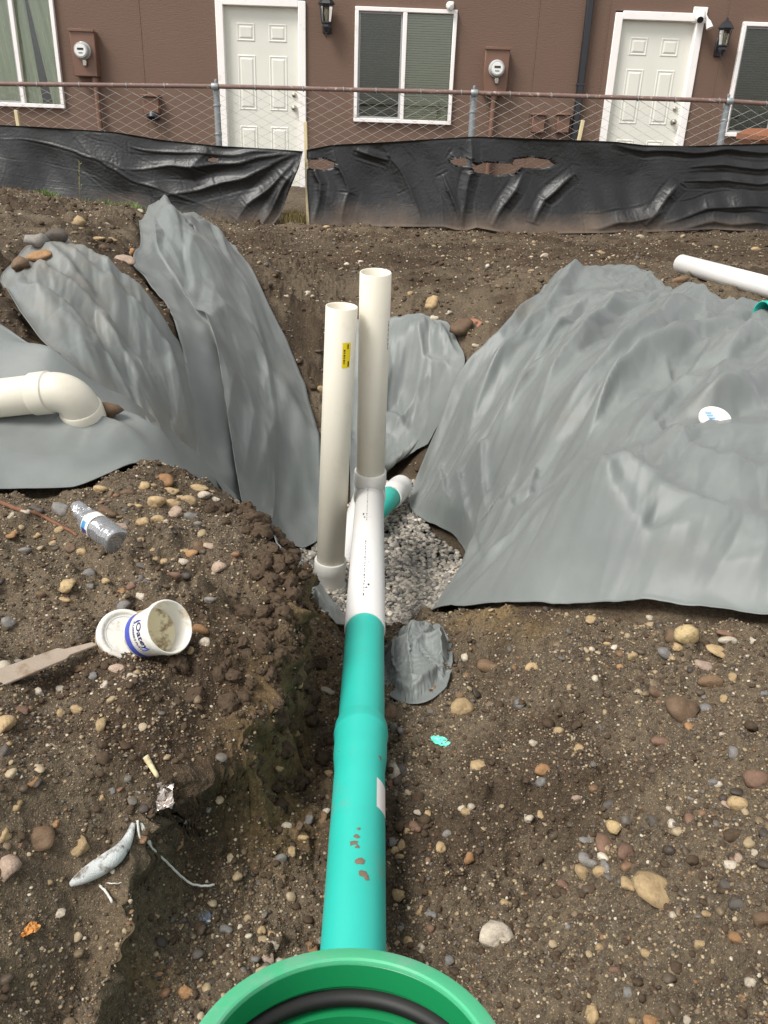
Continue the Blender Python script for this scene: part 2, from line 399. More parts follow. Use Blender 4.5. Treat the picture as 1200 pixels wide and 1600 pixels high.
# outlines of the fabric sheets, in pixels: top (left to right), right, bottom, left
SHEETS = {
 'A': dict(top=[(-170,465),(0,518),(90,568),(200,650),(290,722),(360,770),(440,850),(500,920),(547,978)], right=[(547,978),(540,984),(530,988)],
           bottom=[(-170,778),(0,771),(70,771),(130,769),(180,752),(222,736),(272,741),(330,768),(395,803),(428,848),(448,890),(490,940),(530,988)], left=[(-170,465),(-170,600),(-170,778)], n=(300,110)),
 'B': dict(top=[(2,448),(12,432),(45,398),(90,388),(128,408)], right=[(128,408),(145,425),(200,465),(252,508),(286,548),(304,610),(316,680),(326,745)],
           bottom=[(215,690),(250,705),(285,728),(326,745)], left=[(2,448),(45,522),(100,572),(155,622),(215,690)], n=(110,190)),
 'C': dict(top=[(218,352),(262,342),(300,350),(332,366)], right=[(332,366),(368,392),(398,432),(408,456),(424,490),(442,525),(470,590),(499,690),(502,780),(497,852)],
           bottom=[(310,740),(380,792),(440,850),(472,865),(497,852)], left=[(218,352),(222,392),(205,418),(246,467),(270,502),(287,560),(298,640),(310,740)], n=(130,220)),
 'D': dict(top=[(545,514),(610,506),(655,498),(700,514)], right=[(700,514),(727,572),(704,622),(688,665),(668,702)],
           bottom=[(548,792),(580,768),(610,738),(640,716),(668,702)], left=[(545,514),(546,600),(547,700),(548,792)], n=(90,120)),
 'E': dict(top=[(866,434),(900,427),(940,427),(1012,432),(1052,462),(1100,484),(1200,492),(1380,498)], right=[(1380,498),(1390,700),(1400,850),(1400,988)],
           bottom=[(672,960),(740,954),(800,951),(900,958),(1050,966),(1200,973),(1400,988)],
           left=[(866,434),(820,500),(762,560),(720,604),(690,662),(657,735),(634,800),(655,815),(695,838),(733,868),(712,912),(672,960)], n=(290,330)),
 'F': dict(top=[(585,962),(640,958),(692,968)], right=[(692,968),(702,1020),(698,1085)], bottom=[(590,1100),(640,1112),(698,1085)], left=[(585,962),(585,1030),(590,1100)], n=(44,46)),
}
def resample(P, n):
    P = np.asarray(P, float); s = np.concatenate([[0], np.cumsum(np.linalg.norm(np.diff(P, axis=0), axis=1))]); s /= s[-1]
    q = np.linspace(0, 1, n); return np.stack([np.interp(q, s, P[:,k]) for k in range(P.shape[1])], 1)
def edge_xy(pl, n):
    p = resample(pl, 60); w3 = hit(p[:,0], p[:,1])[:, :2]
    # light smoothing so that noise of the ground does not kink the hem
    for _ in range(2): w3[1:-1] = (w3[:-2]+2*w3[1:-1]+w3[2:])/4
    return resample(w3, n)
for nm, s in SHEETS.items():
    nu, nv = s['n']
    T, R, B, L = edge_xy(s['top'], nu), edge_xy(s['right'], nv), edge_xy(s['bottom'], nu), edge_xy(s['left'], nv)
    u = np.linspace(0,1,nu)[None,:,None]; v = np.linspace(0,1,nv)[:,None,None]
    s['xy'] = (1-v)*T[None]+v*B[None]+(1-u)*L[:,None]+u*R[:,None]-((1-u)*(1-v)*T[0]+u*(1-v)*T[-1]+(1-u)*v*B[0]+u*v*B[-1])
    s['poly'] = [tuple(p) for p in np.concatenate([T[::2], R[::2], B[::-1][::2], L[::-1][::2]])]
def under_sheet(x, y):
    r = np.zeros(np.shape(x), bool)
    for nm in 'ABCDE': r |= in_poly(x, y, SHEETS[nm]['poly'])
    return r
CLOTH = under_sheet(GXX, GYY).astype(float)
for _ in range(4):   # soften the border of the covered ground
    CLOTH[1:-1,1:-1] = (CLOTH[1:-1,1:-1]*2+CLOTH[:-2,1:-1]+CLOTH[2:,1:-1]+CLOTH[1:-1,:-2]+CLOTH[1:-1,2:])/6
def detail(x, y):
    e = lookup(EDGE, x, y); cv = lookup(CLOTH, x, y)
    pit = smoothstep(-.16, -.30, lookup(HG, x, y))
    n = noise(x*2.6, y*2.6, 1)*.032+noise(x*6.5, y*6.5, 2)*.038+noise(x*15, y*15, 5)*.014
    lump = smoothstep(-.1, .5, noise(x*2.1, y*2.1, 12)+.4*noise(x*6, y*6, 13))      # patches of cloddy earth
    cl = np.maximum(0, noise(x*20, y*20, 6)+.05)*.042*(.15+1.0*lump)+np.maximum(0, noise(x*44, y*44, 7)+.05)*.02*(.3+.9*lump)+noise(x*95, y*95, 8)*.0036+noise(x*190, y*190, 11)*.0018
    rg = (1-np.abs(noise(x*8, y*8, 9)))*.05+(1-np.abs(noise(x*19, y*19, 10)))*.018
    flat = smoothstep(4.6, 6.0, y)*.35
    return (n*(1-flat)+cl*(1-.4*flat)+rg*e*1.4)*(1-.9*cv)*(1-.85*pit)-.03*cv-.02*pit
def H(x, y): return Hs(x, y)+detail(x, y)

def grid_faces(nv, nu):
    i = np.arange((nv-1)*(nu-1)); r = i//(nu-1); c = i % (nu-1); a = r*nu+c
    return np.stack([a, a+1, a+1+nu, a+nu], 1)
def build_ground():
    rows = [.3]
    while rows[-1] < 8.9: rows.append(rows[-1]+.0034*(rows[-1]+.55))
    rows = [-60,-25,-12,-6,-3,-2,-1.4,-1.1,-.8,-.55,-.4,-.3,-.2,-.1,0,.1,.17,.23,.27] + rows + [9.2,9.8,10.6,11.6,13,16,22,40,90]
    uu = np.concatenate([np.linspace(-1,-.36,190,endpoint=False), np.linspace(-.36,-.07,280,endpoint=False), np.linspace(-.07,1,330)]); uu = np.concatenate([[-60,-25,-10,-5,-3,-2,-1.5,-1.25,-1.1], uu, [1.1,1.25,1.5,2,3,5,10,25,60]])
    Y = np.array(rows)[:,None]; wd = np.clip(.75+.5*Y, .75, 5.2)
    X = uu[None,:]*wd; Y = np.broadcast_to(Y, X.shape)
    inside = (X > GX0+.05) & (X < 5.1) & (Y > GY0+.05) & (Y < 9.3)
    Z = np.where(inside, H(np.clip(X,-5.1,5.1), np.clip(Y,-1.1,9.3)), .58+.05*noise(X*.4, Y*.4, 2))
    e = np.where(inside, lookup(EDGE, X, Y), 0)       # the cut faces bulge and crumble sideways too
    X2 = X+e*(noise(X*13+Z*9, Z*17+Y*11, 51)*.03+noise(X*30+Z*22, Z*38+Y*27, 52)*.018+noise(Y*60+Z*20, Z*60+Y*31, 54)*.004); Y2 = Y+e*(noise(X*12, Z*18+Y*9, 53)*.02+noise(X*50+Z*30, Z*55+Y*19, 55)*.003)
    ox, oy = overhang(np.clip(X,-5.1,5.1), np.clip(Y,-1.1,9.3)); X2 = X2+np.where(inside, ox, 0); Y2 = Y2+np.where(inside, oy, 0)
    V = np.stack([X2, Y2, Z], -1).reshape(-1, 3)
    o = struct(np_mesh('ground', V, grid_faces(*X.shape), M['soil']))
    dl, _ = dist_line(X+.04*noise(X*6, Y*6, 27), Y, LIPXY[:10])     # darker band along the bank lip
    damp_dark = np.clip(np.exp(-(dl/.085)**2)*(.75+.35*noise(X*9, Y*9, 28))*inside+smoothstep(0, .42, noise(X*1.7, Y*1.7, 21)+.45*noise(X*6, Y*6, 22)+.2*noise(X*16, Y*16, 24))*.75
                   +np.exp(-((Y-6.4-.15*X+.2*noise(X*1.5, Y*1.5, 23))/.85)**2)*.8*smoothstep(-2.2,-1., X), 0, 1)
    a = o.data.attributes.new('damp_dark', 'FLOAT', 'POINT'); a.data.foreach_set('value', damp_dark.astype(np.float32).ravel())
    # sandy ochre subsoil laid bare on the trench sides
    sand = np.zeros(X.shape)
    for pl, w_ in (([(500,940),(490,1040),(455,1170),(430,1290)], .09), ([(690,966),(760,965),(830,975)], .07), ([(250,1560),(300,1570)], .06)):
        d, _ = dist_line(X, Y, pline(pl)); sand = np.maximum(sand, np.exp(-(d/w_)**2)*smoothstep(-.5,.3, noise(X*5, Y*5, 25)+.4*noise(X*17, Y*17, 26)))
    a = o.data.attributes.new('sand', 'FLOAT', 'POINT'); a.data.foreach_set('value', sand.astype(np.float32).ravel())
    return o
def pline(pl):
    p = np.array(pl, float); return [tuple(q) for q in hit(p[:,0], p[:,1])[:, :2]]
ground = build_ground()

# ------------------------------------------------------------------ fabric sheets: laid on the ground, creased, then relaxed as cloth
SH_H = {k: HG.copy() for k in 'ABCDEF'}
def pline(pl):
    p = np.array(pl, float); return [tuple(q) for q in hit(p[:,0], p[:,1])[:, :2]]
def z5(pl): return [(640+x/2.143, 380+y/2.143) for x, y in pl]
def z3(pl): return [(x/2.4, 300+y/2.4) for x, y in pl]
RIDGES = {  # (pixel polyline, height, half width)
 'E': [([(672,955),(733,878),(820,838),(910,797),(985,812),(1100,850),(1250,880)], .045, .10),
       ([(790,928),(860,897),(950,898),(1080,918),(1250,930)], .02, .05), ([(905,800),(940,850),(1000,890),(1080,905)], .03, .05), ([(860,820),(800,870),(740,920)], .025, .05),
       (z5([(470,110),(420,230),(290,400),(140,560),(60,780),(10,880)]), .05, .07), (z5([(600,110),(440,300),(300,470),(210,650),(150,850)]), .045, .06),
       (z5([(650,200),(520,330),(400,520),(300,700),(250,880)]), .045, .06), (z5([(760,205),(640,330),(500,480),(430,620),(390,760),(330,880)]), .06, .08),
       (z5([(900,260),(780,410),(640,520),(560,620),(470,760),(400,900)]), .07, .09), (z5([(1100,330),(930,390),(820,470),(700,560),(620,690),(480,850)]), .055, .07),
       (z5([(1200,350),(1080,440),(1000,560),(930,660)]), .05, .07), (z5([(1250,420),(1180,520),(1100,600),(980,660),(800,720)]), .045, .06), (z5([(1200,600),(1040,640),(900,690)]), .03, .06),
       (z5([(150,820),(170,930),(200,1040)]), .03, .03), (z5([(220,730),(235,880),(250,1010)]), .035, .035), (z5([(330,860),(310,950),(290,1010)]), .03, .035), (z5([(410,880),(380,960)]), .03, .035),
       (z5([(90,780),(110,900),(150,960)]), .03, .03), (z5([(700,560),(640,640),(590,760)]), .03, .035), (z5([(830,480),(900,560),(1000,560)]), .02, .03), ([(1000,700),(1080,760),(1200,790)], .02, .06)],
 'C': [([(292,605),(325,545),(354,520),(395,540),(440,570)], .07, .2), ([(270,345),(265,375),(300,415),(345,470),(354,516)], .04, .11), (z3([(1110,710),(1070,860),(1030,1000),(940,1180)]), .06, .07),
       (z3([(720,700),(745,860),(780,1050)]), .06, .06), (z3([(560,290),(650,400),(700,560),(720,690)]), .03, .05), (z3([(900,780),(860,960),(860,1110)]), .04, .05), ([(470,640),(480,720),(482,800)], .04, .05),
       ([(235,360),(285,385),(330,385),(380,420)], .06, .07), ([(380,620),(400,700),(380,780)], .03, .05), ([(440,600),(470,680),(460,780),(440,840)], .04, .05)],
 'B': [(z3([(100,230),(220,300),(400,420),(560,560),(660,700),(740,1000)]), .05, .07), (z3([(60,330),(200,420),(350,520),(470,700),(560,860)]), .05, .06), (z3([(20,380),(150,480),(280,560),(420,720),(500,840)]), .05, .06),
       (z3([(230,250),(420,360),(600,520),(700,660),(760,960)]), .04, .05), (z3([(250,450),(400,560),(520,720),(620,900)]), .035, .04), (z3([(150,280),(300,420),(440,560)]), .03, .035)],
 'A': [([(0,520),(90,570),(200,652),(290,724),(360,772)], .03, .05), ([(60,690),(150,690),(230,720),(280,738)], .035, .06), ([(0,660),(90,672),(170,700)], .02, .06), ([(150,640),(230,690),(300,745)], .02, .05), ([(440,860),(490,925),(530,975)], .02, .03)],
 'D': [([(655,498),(652,545),(660,588),(725,580)], .05, .05), ([(560,520),(590,580),(560,660),(560,760)], .05, .06), ([(625,520),(615,600),(585,660),(580,740)], .05, .06), ([(680,520),(700,550),(720,575)], .05, .05), ([(690,600),(650,640),(610,700)], .05, .06), ([(545,650),(600,660),(650,690)], .03, .05)],
 'F': [([(600,965),(640,990),(690,975)], .07, .06), ([(605,1060),(660,1030),(700,1040)], .09, .06), ([(600,1095),(650,1105),(695,1080)], .06, .05), ([(640,965),(650,1010),(640,1050)], .05, .04), ([(690,980),(680,1020),(698,1080)], .07, .05)],
}
OFF = {'A': .03, 'B': .012, 'C': .02, 'D': .02, 'E': .02}
# direction in which the folds of a sheet run (ground plane), spacing and height of its fine folds
FLOW = {'A': ((1,-.25), 3.0, .010), 'B': ((.42,-.9), 6, .026), 'C': ((.36,-.93), 3.2, .022), 'D': ((-.1,-1), 7, .016), 'E': ((-.58,-.81), 3.4, .030)}
FAMP = {'A': .12, 'B': .9, 'C': .75, 'D': .9, 'E': .92}
PANEL = {'A': .22, 'B': .08, 'C': .125, 'D': .10, 'E': .105}
def relax(P, iters, floor, pin, kb, flow, grow, g=.0009):
    """let the sheet settle like cloth that is a little too large for its place: it keeps its edge lengths, buckles and stays above the ground"""
    Q = P.copy()
    def rest(D):
        L = np.linalg.norm(D, axis=2); c = (D[...,0]*-flow[1]+D[...,1]*flow[0])/(L+1e-9)
        return L*(1+grow[1]+(grow[0]-grow[1])*c*c)
    ru = rest(P[:,1:]-P[:,:-1]); rv = rest(P[1:]-P[:-1]); r1 = rest(P[1:,1:]-P[:-1,:-1]); r2 = rest(P[1:,:-1]-P[:-1,1:])
    def solve(A, B, r, k):
        d = B-A; L = np.sqrt((d*d).sum(-1))+1e-9; c = (k*.5*(L-r)/L)[...,None]*d
        A += c; B -= c
    for it in range(iters):
        Q[...,2] -= g
        lap = np.zeros_like(Q); lap[:,1:-1] += (Q[:,:-2]+Q[:,2:])/2-Q[:,1:-1]; lap[1:-1] += (Q[:-2]+Q[2:])/2-Q[1:-1]
        l2 = lap.copy(); l2[:,1:-1] -= (lap[:,:-2]+lap[:,2:])/2; l2[1:-1] -= (lap[:-2]+lap[2:])/2      # bends rather than shrinks
        Q += lap*kb*.15+l2*kb*.25
        for s in (0, 1):
            a = Q[:,s:-1:2]; b = Q[:,s+1::2]; k = min(a.shape[1], b.shape[1]); solve(a[:,:k], b[:,:k], ru[:,s::2][:,:k], 1)
            a = Q[s:-1:2]; b = Q[s+1::2]; k = min(a.shape[0], b.shape[0]); solve(a[:k], b[:k], rv[s::2][:k], 1)
            a = Q[s:-1:2,:-1]; b = Q[s+1::2,1:]; k = min(a.shape[0], b.shape[0]); solve(a[:k], b[:k], r1[s::2][:k], .7)
            a = Q[s:-1:2,1:]; b = Q[s+1::2,:-1]; k = min(a.shape[0], b.shape[0]); solve(a[:k], b[:k], r2[s::2][:k], .7)
        Q[...,2] = np.maximum(Q[...,2], floor(Q[...,0], Q[...,1]))
        Q[pin] = P[pin]
    return Q
def build_sheet(nm, name, mat, iters=7):
    s = SHEETS[nm]; xy = s['xy']; x, y = xy[...,0], xy[...,1]
    off = OFF[nm]; ground_ = Hs(x, y)
    z = ground_+off
    (fx, fy), fr, fa = FLOW[nm]; l = math.hypot(fx, fy); fx /= l; fy /= l
    p_ = x*fx+y*fy; q_ = -x*fy+y*fx
    q_ = q_+.08*noise(p_*1.1, q_*1.6, 35)+.03*noise(p_*3, q_*4, 36)
    env = .35+.65*smoothstep(-.35,.45, noise(x*1.3, y*1.3, 37))
    # flat panels between long sharp folds, with smaller cross creases
    wd_ = PANEL[nm]
    z = z+(.5+.5*facet(q_/wd_, p_/(wd_*4.2), 3))*wd_*FAMP[nm]*env+(.5+.5*facet(q_/(wd_*.45), p_/(wd_*1.7), 5))*wd_*FAMP[nm]*.28+(.5+.5*facet(q_/(wd_*1.6)+p_/(wd_*2.2), p_/(wd_*2.4), 7))*wd_*FAMP[nm]*.35+(.5+.5*facet(q_/(wd_*.3)-p_/(wd_*.9), p_/(wd_*.8), 9))*wd_*FAMP[nm]*.13
    for pl, a, wd in RIDGES[nm]:
        pl = pline(pl); d, t = dist_line(x, y, pl); side = dist_line.sign
        wv = wd*np.where(side > 0, .6, 1.3)*(1+.25*noise(t*6, d*0, 44))
        sh = np.exp(-np.power(np.sqrt(d*d+.00002)/wv, 1.15))
        ends = np.clip(np.minimum(t/.32, (1-t)/.25), 0, 1); ends = ends*ends*(3-2*ends)*.92+.08
        z = z+{'E': .95, 'C': .8}.get(nm, .7)*(sh*a*1.7-np.exp(-((d-wv*1.7)/(wv*.9))**2)*a*.25)*ends
    nv, nu = z.shape
    # towards the hem the sheet comes down to the soil, lifting here and there
    I = np.minimum(np.minimum(np.arange(nu)[None,:], np.arange(nu)[::-1][None,:])*1.0, np.minimum(np.arange(nv)[:,None], np.arange(nv)[::-1][:,None]))
    hem = smoothstep(0, 20, I)*.82+.18
    lift = np.clip(noise(x*5, y*5, 33)+.1, 0, 1)*.03*(1-smoothstep(0, 12, I))
    z = ground_+.008+(np.maximum(z-ground_-.008, 0))*hem+lift
    P = np.stack([x, y, z], -1)
    pin = np.zeros(z.shape, bool); pin[0] = pin[-1] = True; pin[:,0] = pin[:,-1] = True
    Q = relax(P, iters, lambda X, Y: Hs(X, Y)+.006, pin, .012, (fx, fy), (.035,.008), .0006)
    o = np_mesh(name, Q.reshape(-1,3), grid_faces(*z.shape), M[mat])
    md = o.modifiers.new('thickness', 'SOLIDIFY'); md.thickness = .0025; md.offset = 0
    s['Q'] = Q
    return o
tag(build_sheet('E', 'geotextile_sheet', 'fabric'), 'wide grey geotextile sheet draped over the right bank, paper label on it', 'fabric sheet')
tag(build_sheet('D', 'geotextile_sheet', 'fabric'), 'small grey fabric sheet behind the white standpipes at the back of the pit', 'fabric sheet')
tag(build_sheet('B', 'geotextile_sheet', 'fabric_dirty'), 'muddy wrinkled grey fabric sheet weighed down by rocks on the mound', 'fabric sheet')
tag(build_sheet('C', 'geotextile_sheet', 'fabric'), 'tall smooth grey fabric sheet with a peaked fold left of the standpipes', 'fabric sheet')
tag(build_sheet('A', 'geotextile_sheet', 'fabric'), 'flat grey fabric sheet lying under the white elbow pipe', 'fabric sheet')
def bunch():
    """a scrap of fabric bunched into a loose heap"""
    n = 90; u, v = np.meshgrid(np.linspace(-1,1,n), np.linspace(-1,1,n)); k = np.maximum(np.abs(u), np.abs(v))/(np.hypot(u, v)+1e-6); k = .25+.75*k
    u, v = u*k, v*k; r = np.hypot(u, v)
    c = hit([652], [1058])[0]
    wu = u+.15*noise(u*1.5, v*1.5, 91); wv = v+.15*noise(u*1.5, v*1.5, 92)
    zz = .05*(1-.9*r**2)
    for pl, a, w_ in (([(-.9,-.6),(-.2,-.75),(.8,-.5)], .05, .2), ([(-.8,.1),(.0,-.1),(.9,.1)], .075, .2), ([(-.9,.75),(0,.6),(.8,.8)], .06, .2), ([(.75,-.8),(.6,0),(.85,.7)], .05, .2), ([(-.2,-.6),(-.35,0),(-.1,.6)], .04, .15), ([(.2,.1),(.35,.5)], .03, .12)):
        d, t = dist_line(wu, wv, pl); zz = zz+np.exp(-np.power(np.sqrt(d*d+.0004)/(w_*np.where(dist_line.sign > 0, .7, 1.3)), 1.2))*a*.6
    x = c[0]-.004+u*.115; y = c[1]+.09+v*.24; x = x*.86+c[0]*.14
    P = np.stack([x, y, Hs(x, y)+.02+np.maximum(zz, 0)*.9*np.clip((1.1-r)*2.5, .1, 1)+.012*noise(wu*1.8, wv*1.8, 95)], -1)
    Q = relax(P, 60, lambda X, Y: Hs(X, Y)+.012, np.zeros(x.shape, bool), .3, (1,0), (.14,.14), .0004)
    x, y, zz = Q[...,0], Q[...,1], Q[...,2]
    o = np_mesh('fabric_scrap', np.stack([x, y, zz], -1).reshape(-1,3), grid_faces(n, n), M['fabric']); o.modifiers.new('thickness','SOLIDIFY').thickness = .0025
    return o
tag(bunch(), 'crumpled grey fabric scrap bunched beside the green and white pipe joint', 'fabric scrap')

# ------------------------------------------------------------------ house
WY = 11.7
M['stucco'] = simple('brown_wall_paint', lin((106,83,69)), .75, .05, 1.2, 0)
def wall_bumps():
    mt = M['stucco']; t = mt.node_tree; b = t.nodes['Principled BSDF']; co = objco(t)
    mp = N(t, 'ShaderNodeMapping'); mp.inputs['Scale'].default_value = (1, 1, 6); t.links.new(co, mp.inputs[0])
    bump(t, b, mixc(t, .5, tnoise(t, mp.outputs[0], 14, 5, .6), tnoise(t, co, 60, 3)), .5, .012)
wall_bumps()
M['white_trim'] = simple('white_trim_paint', lin((236,232,228)), .45, .03, 5, dirt=lin((190,180,165)), dirt_lo=.6, dirt_hi=.85)
M['door_paint'] = simple('door_paint', lin((216,215,204)), .4, .03, 3)
M['dark_trim'] = simple('black_metal_paint', lin((38,38,42)), .4, .1, 8)
M['nickel'] = simple('satin_nickel', lin((170,165,155)), .3, .06, 10, metal=1)
M['interior'] = simple('dark_room', lin((52,50,44)), .9, .1, 2)
M['blind'] = simple('blind_slat', lin((214,210,180)), .6, .04, 3)
M['curtain'] = simple('curtain_cloth', lin((222,226,196)), .9, .06, 4)
def glass_mat(name, tint, alpha_rough=.02):
    mt, t, b = nodes(name)
    b.inputs['Base Color'].default_value = (*tint, 1); b.inputs['Transmission Weight'].default_value = 1
    b.inputs['Roughness'].default_value = alpha_rough; b.inputs['IOR'].default_value = 1.45
    # thin pane: straight-through transmission with surface reflection
    tr = N(t, 'ShaderNodeBsdfTransparent'); tr.inputs[0].default_value = (*tint, 1)
    gl = N(t, 'ShaderNodeBsdfGlossy'); gl.inputs['Roughness'].default_value = .02
    fr = N(t, 'ShaderNodeFresnel'); fr.inputs[0].default_value = 1.6
    mx = N(t, 'ShaderNodeMixShader'); t.links.new(fr.outputs[0], mx.inputs[0]); t.links.new(tr.outputs[0], mx.inputs[1]); t.links.new(gl.outputs[0], mx.inputs[2])
    t.links.new(mx.outputs[0], t.nodes['Material Output'].inputs[0]); return mt
M['pane'] = glass_mat('window_glass', (.9,.93,.9)); M['screen'] = glass_mat('insect_screen', (.62,.64,.6))

house = thing('house', 'brown painted house with two white doors and white framed windows', 'house', (0, WY, .55))
DOORS = [(-2.177, -1.262, 2.62), (2.665, 3.56, 2.62)]
WINS = [(-.57, .667, 1.392, 2.653), (-5.25, -4.23, 1.42, 2.72), (4.12, 5.35, 1.38, 2.64)]
def bar(c, d, name, mat, parent, bev=.004, auto=40):
    o = MB().box(c, d, bev=bev).build(name, mat, None, auto=auto); keep(house, o) if parent is house else setattr(o, 'parent', parent)
    return o
holes = [(a-.09, b+.09, .55, t+.09) for a, b, t in DOORS] + [(a+.015, b-.015, c+.015, d-.015) for a, b, c, d in WINS]
def wall():
    xs = sorted({-8., 8.} | {h[0] for h in holes} | {h[1] for h in holes}); zs = sorted({.3, 5.2} | {h[2] for h in holes} | {h[3] for h in holes})
    mb = MB()
    for i in range(len(xs)-1):
        for j in range(len(zs)-1):
            cx, cz = (xs[i]+xs[i+1])/2, (zs[j]+zs[j+1])/2
            if any(h[0] < cx < h[1] and h[2] < cz < h[3] for h in holes): continue
            mb.add([(xs[i],WY,zs[j]),(xs[i+1],WY,zs[j]),(xs[i+1],WY,zs[j+1]),(xs[i],WY,zs[j+1])], [(0,1,2,3)])
    for a, b, c, d in holes:      # reveals
        q = [(a,c),(b,c),(b,d),(a,d)]
        for k in range(4):
            (x0,z0),(x1,z1) = q[k], q[(k+1)%4]
            mb.add([(x0,WY,z0),(x1,WY,z1),(x1,WY+.14,z1),(x0,WY+.14,z0)], [(0,1,2,3)])
    for x0, x1, y0, y1 in ((-8,8,20,20),(-8,-8,WY,20),(8,8,20,WY)):
        mb.add([(x0,y0,.3),(x1,y1,.3),(x1,y1,5.2),(x0,y0,5.2)], [(0,1,2,3)])
    return mb
keep(house, wall().build('wall', M['stucco']))
rf = MB().box((0,15.9,5.3), (16.3,8.5,.16)).build('roof', M['dark_trim']); keep(house, rf)
for k, (a, b, c, d) in enumerate([(-8,8,.3,.62)]):   # concrete foundation strip
    f = MB().box((0, WY-.02, .43), (16,.06,.3)).build('foundation', simple('concrete', lin((150,146,138)), .85, .12, 3, .3)); keep(house, f)
for xs_ in (-6.3,-3.2,1.65,2.5,3.92):                             # panel joints of the siding
    keep(house, MB().box((xs_, WY-.001, 3.0), (.012,.006,4.6)).build('siding_joint', M['stucco']))
for a, b, t in DOORS:
    wd = b-a; hz = 2.03; z0 = t-hz
    dr = keep(house, MB().box(((a+b)/2, WY+.075, z0+hz/2), (wd, .04, hz), bev=.003).build('door', M['door_paint']))
    fy = WY+.055
    for cx, pw in ((a+wd*.285, wd*.25), (a+wd*.715, wd*.25)):
        for zc, ph in ((z0+1.755, .2), (z0+1.20, .62), (z0+.46, .5)):
            # raised panel inside a sunk moulding
            mb = MB(); y = fy
            rings = [(pw/2, ph/2, -.0005), (pw/2-.012, ph/2-.012, -.007), (pw/2-.03, ph/2-.03, -.0015), (pw/2-.05, ph/2-.05, -.010)]
            vs = []; fs = []
            for hw, hh, dy in rings:
                vs += [(cx-hw,y+dy,zc-hh),(cx+hw,y+dy,zc-hh),(cx+hw,y+dy,zc+hh),(cx-hw,y+dy,zc+hh)]
            for r in range(3):
                for q in range(4): fs.append((r*4+q, r*4+(q+1)%4, r*4+4+(q+1)%4, r*4+4+q))
            fs.append((12,13,14,15)); mb.add(vs, fs)
            mb.build('panel', M['door_paint'], dr).matrix_parent_inverse = Matrix.Translation(house.location).inverted()
    pi_ = Matrix.Translation(house.location).inverted()
    for zz, nm, r in ((z0+1.08, 'deadbolt', .03), (z0+.93, 'door_knob', .033)):
        prof = [(0,-.07),(r*.7,-.068),(r,-.055),(r*.9,-.035),(r*.45,-.028),(r*.45,-.01),(r*1.05,-.008),(r*1.05,0)] if nm == 'door_knob' else [(0,-.022),(r*.8,-.02),(r,-.012),(r,0)]
        mb = MB().lathe(prof, axis_mat((b-.065, fy, zz), (0,1,0)), 20); mb.build(nm, M['nickel'], dr, auto=50)
    jw = .09
    for c, d in ((((a-jw/2), WY-.008, z0+(hz+jw)/2-.02), (jw,.05,hz+jw+.0)), (((b+jw/2), WY-.008, z0+(hz+jw)/2-.02), (jw,.05,hz+jw+.0)), (((a+b)/2, WY-.010, t+jw/2), (wd+.004,.05,jw))):
        MB().box(c, d, bev=.006).build('door_frame', M['white_trim'], dr, auto=40)
    for xx in (a-.004, b+.004): MB().box((xx, WY+.07, z0+hz/2), (.016,.12,hz)).build('door_jamb', M['white_trim'], dr)
    MB().box(((a+b)/2, WY+.06, t+.006), (wd+.02,.12,.012)).build('door_jamb', M['white_trim'], dr)
    MB().box(((a+b)/2, WY+.02, z0-.03), (wd+.1,.16,.05), bev=.006).build('threshold', simple('threshold_grey', lin((150,146,140)), .6), dr)
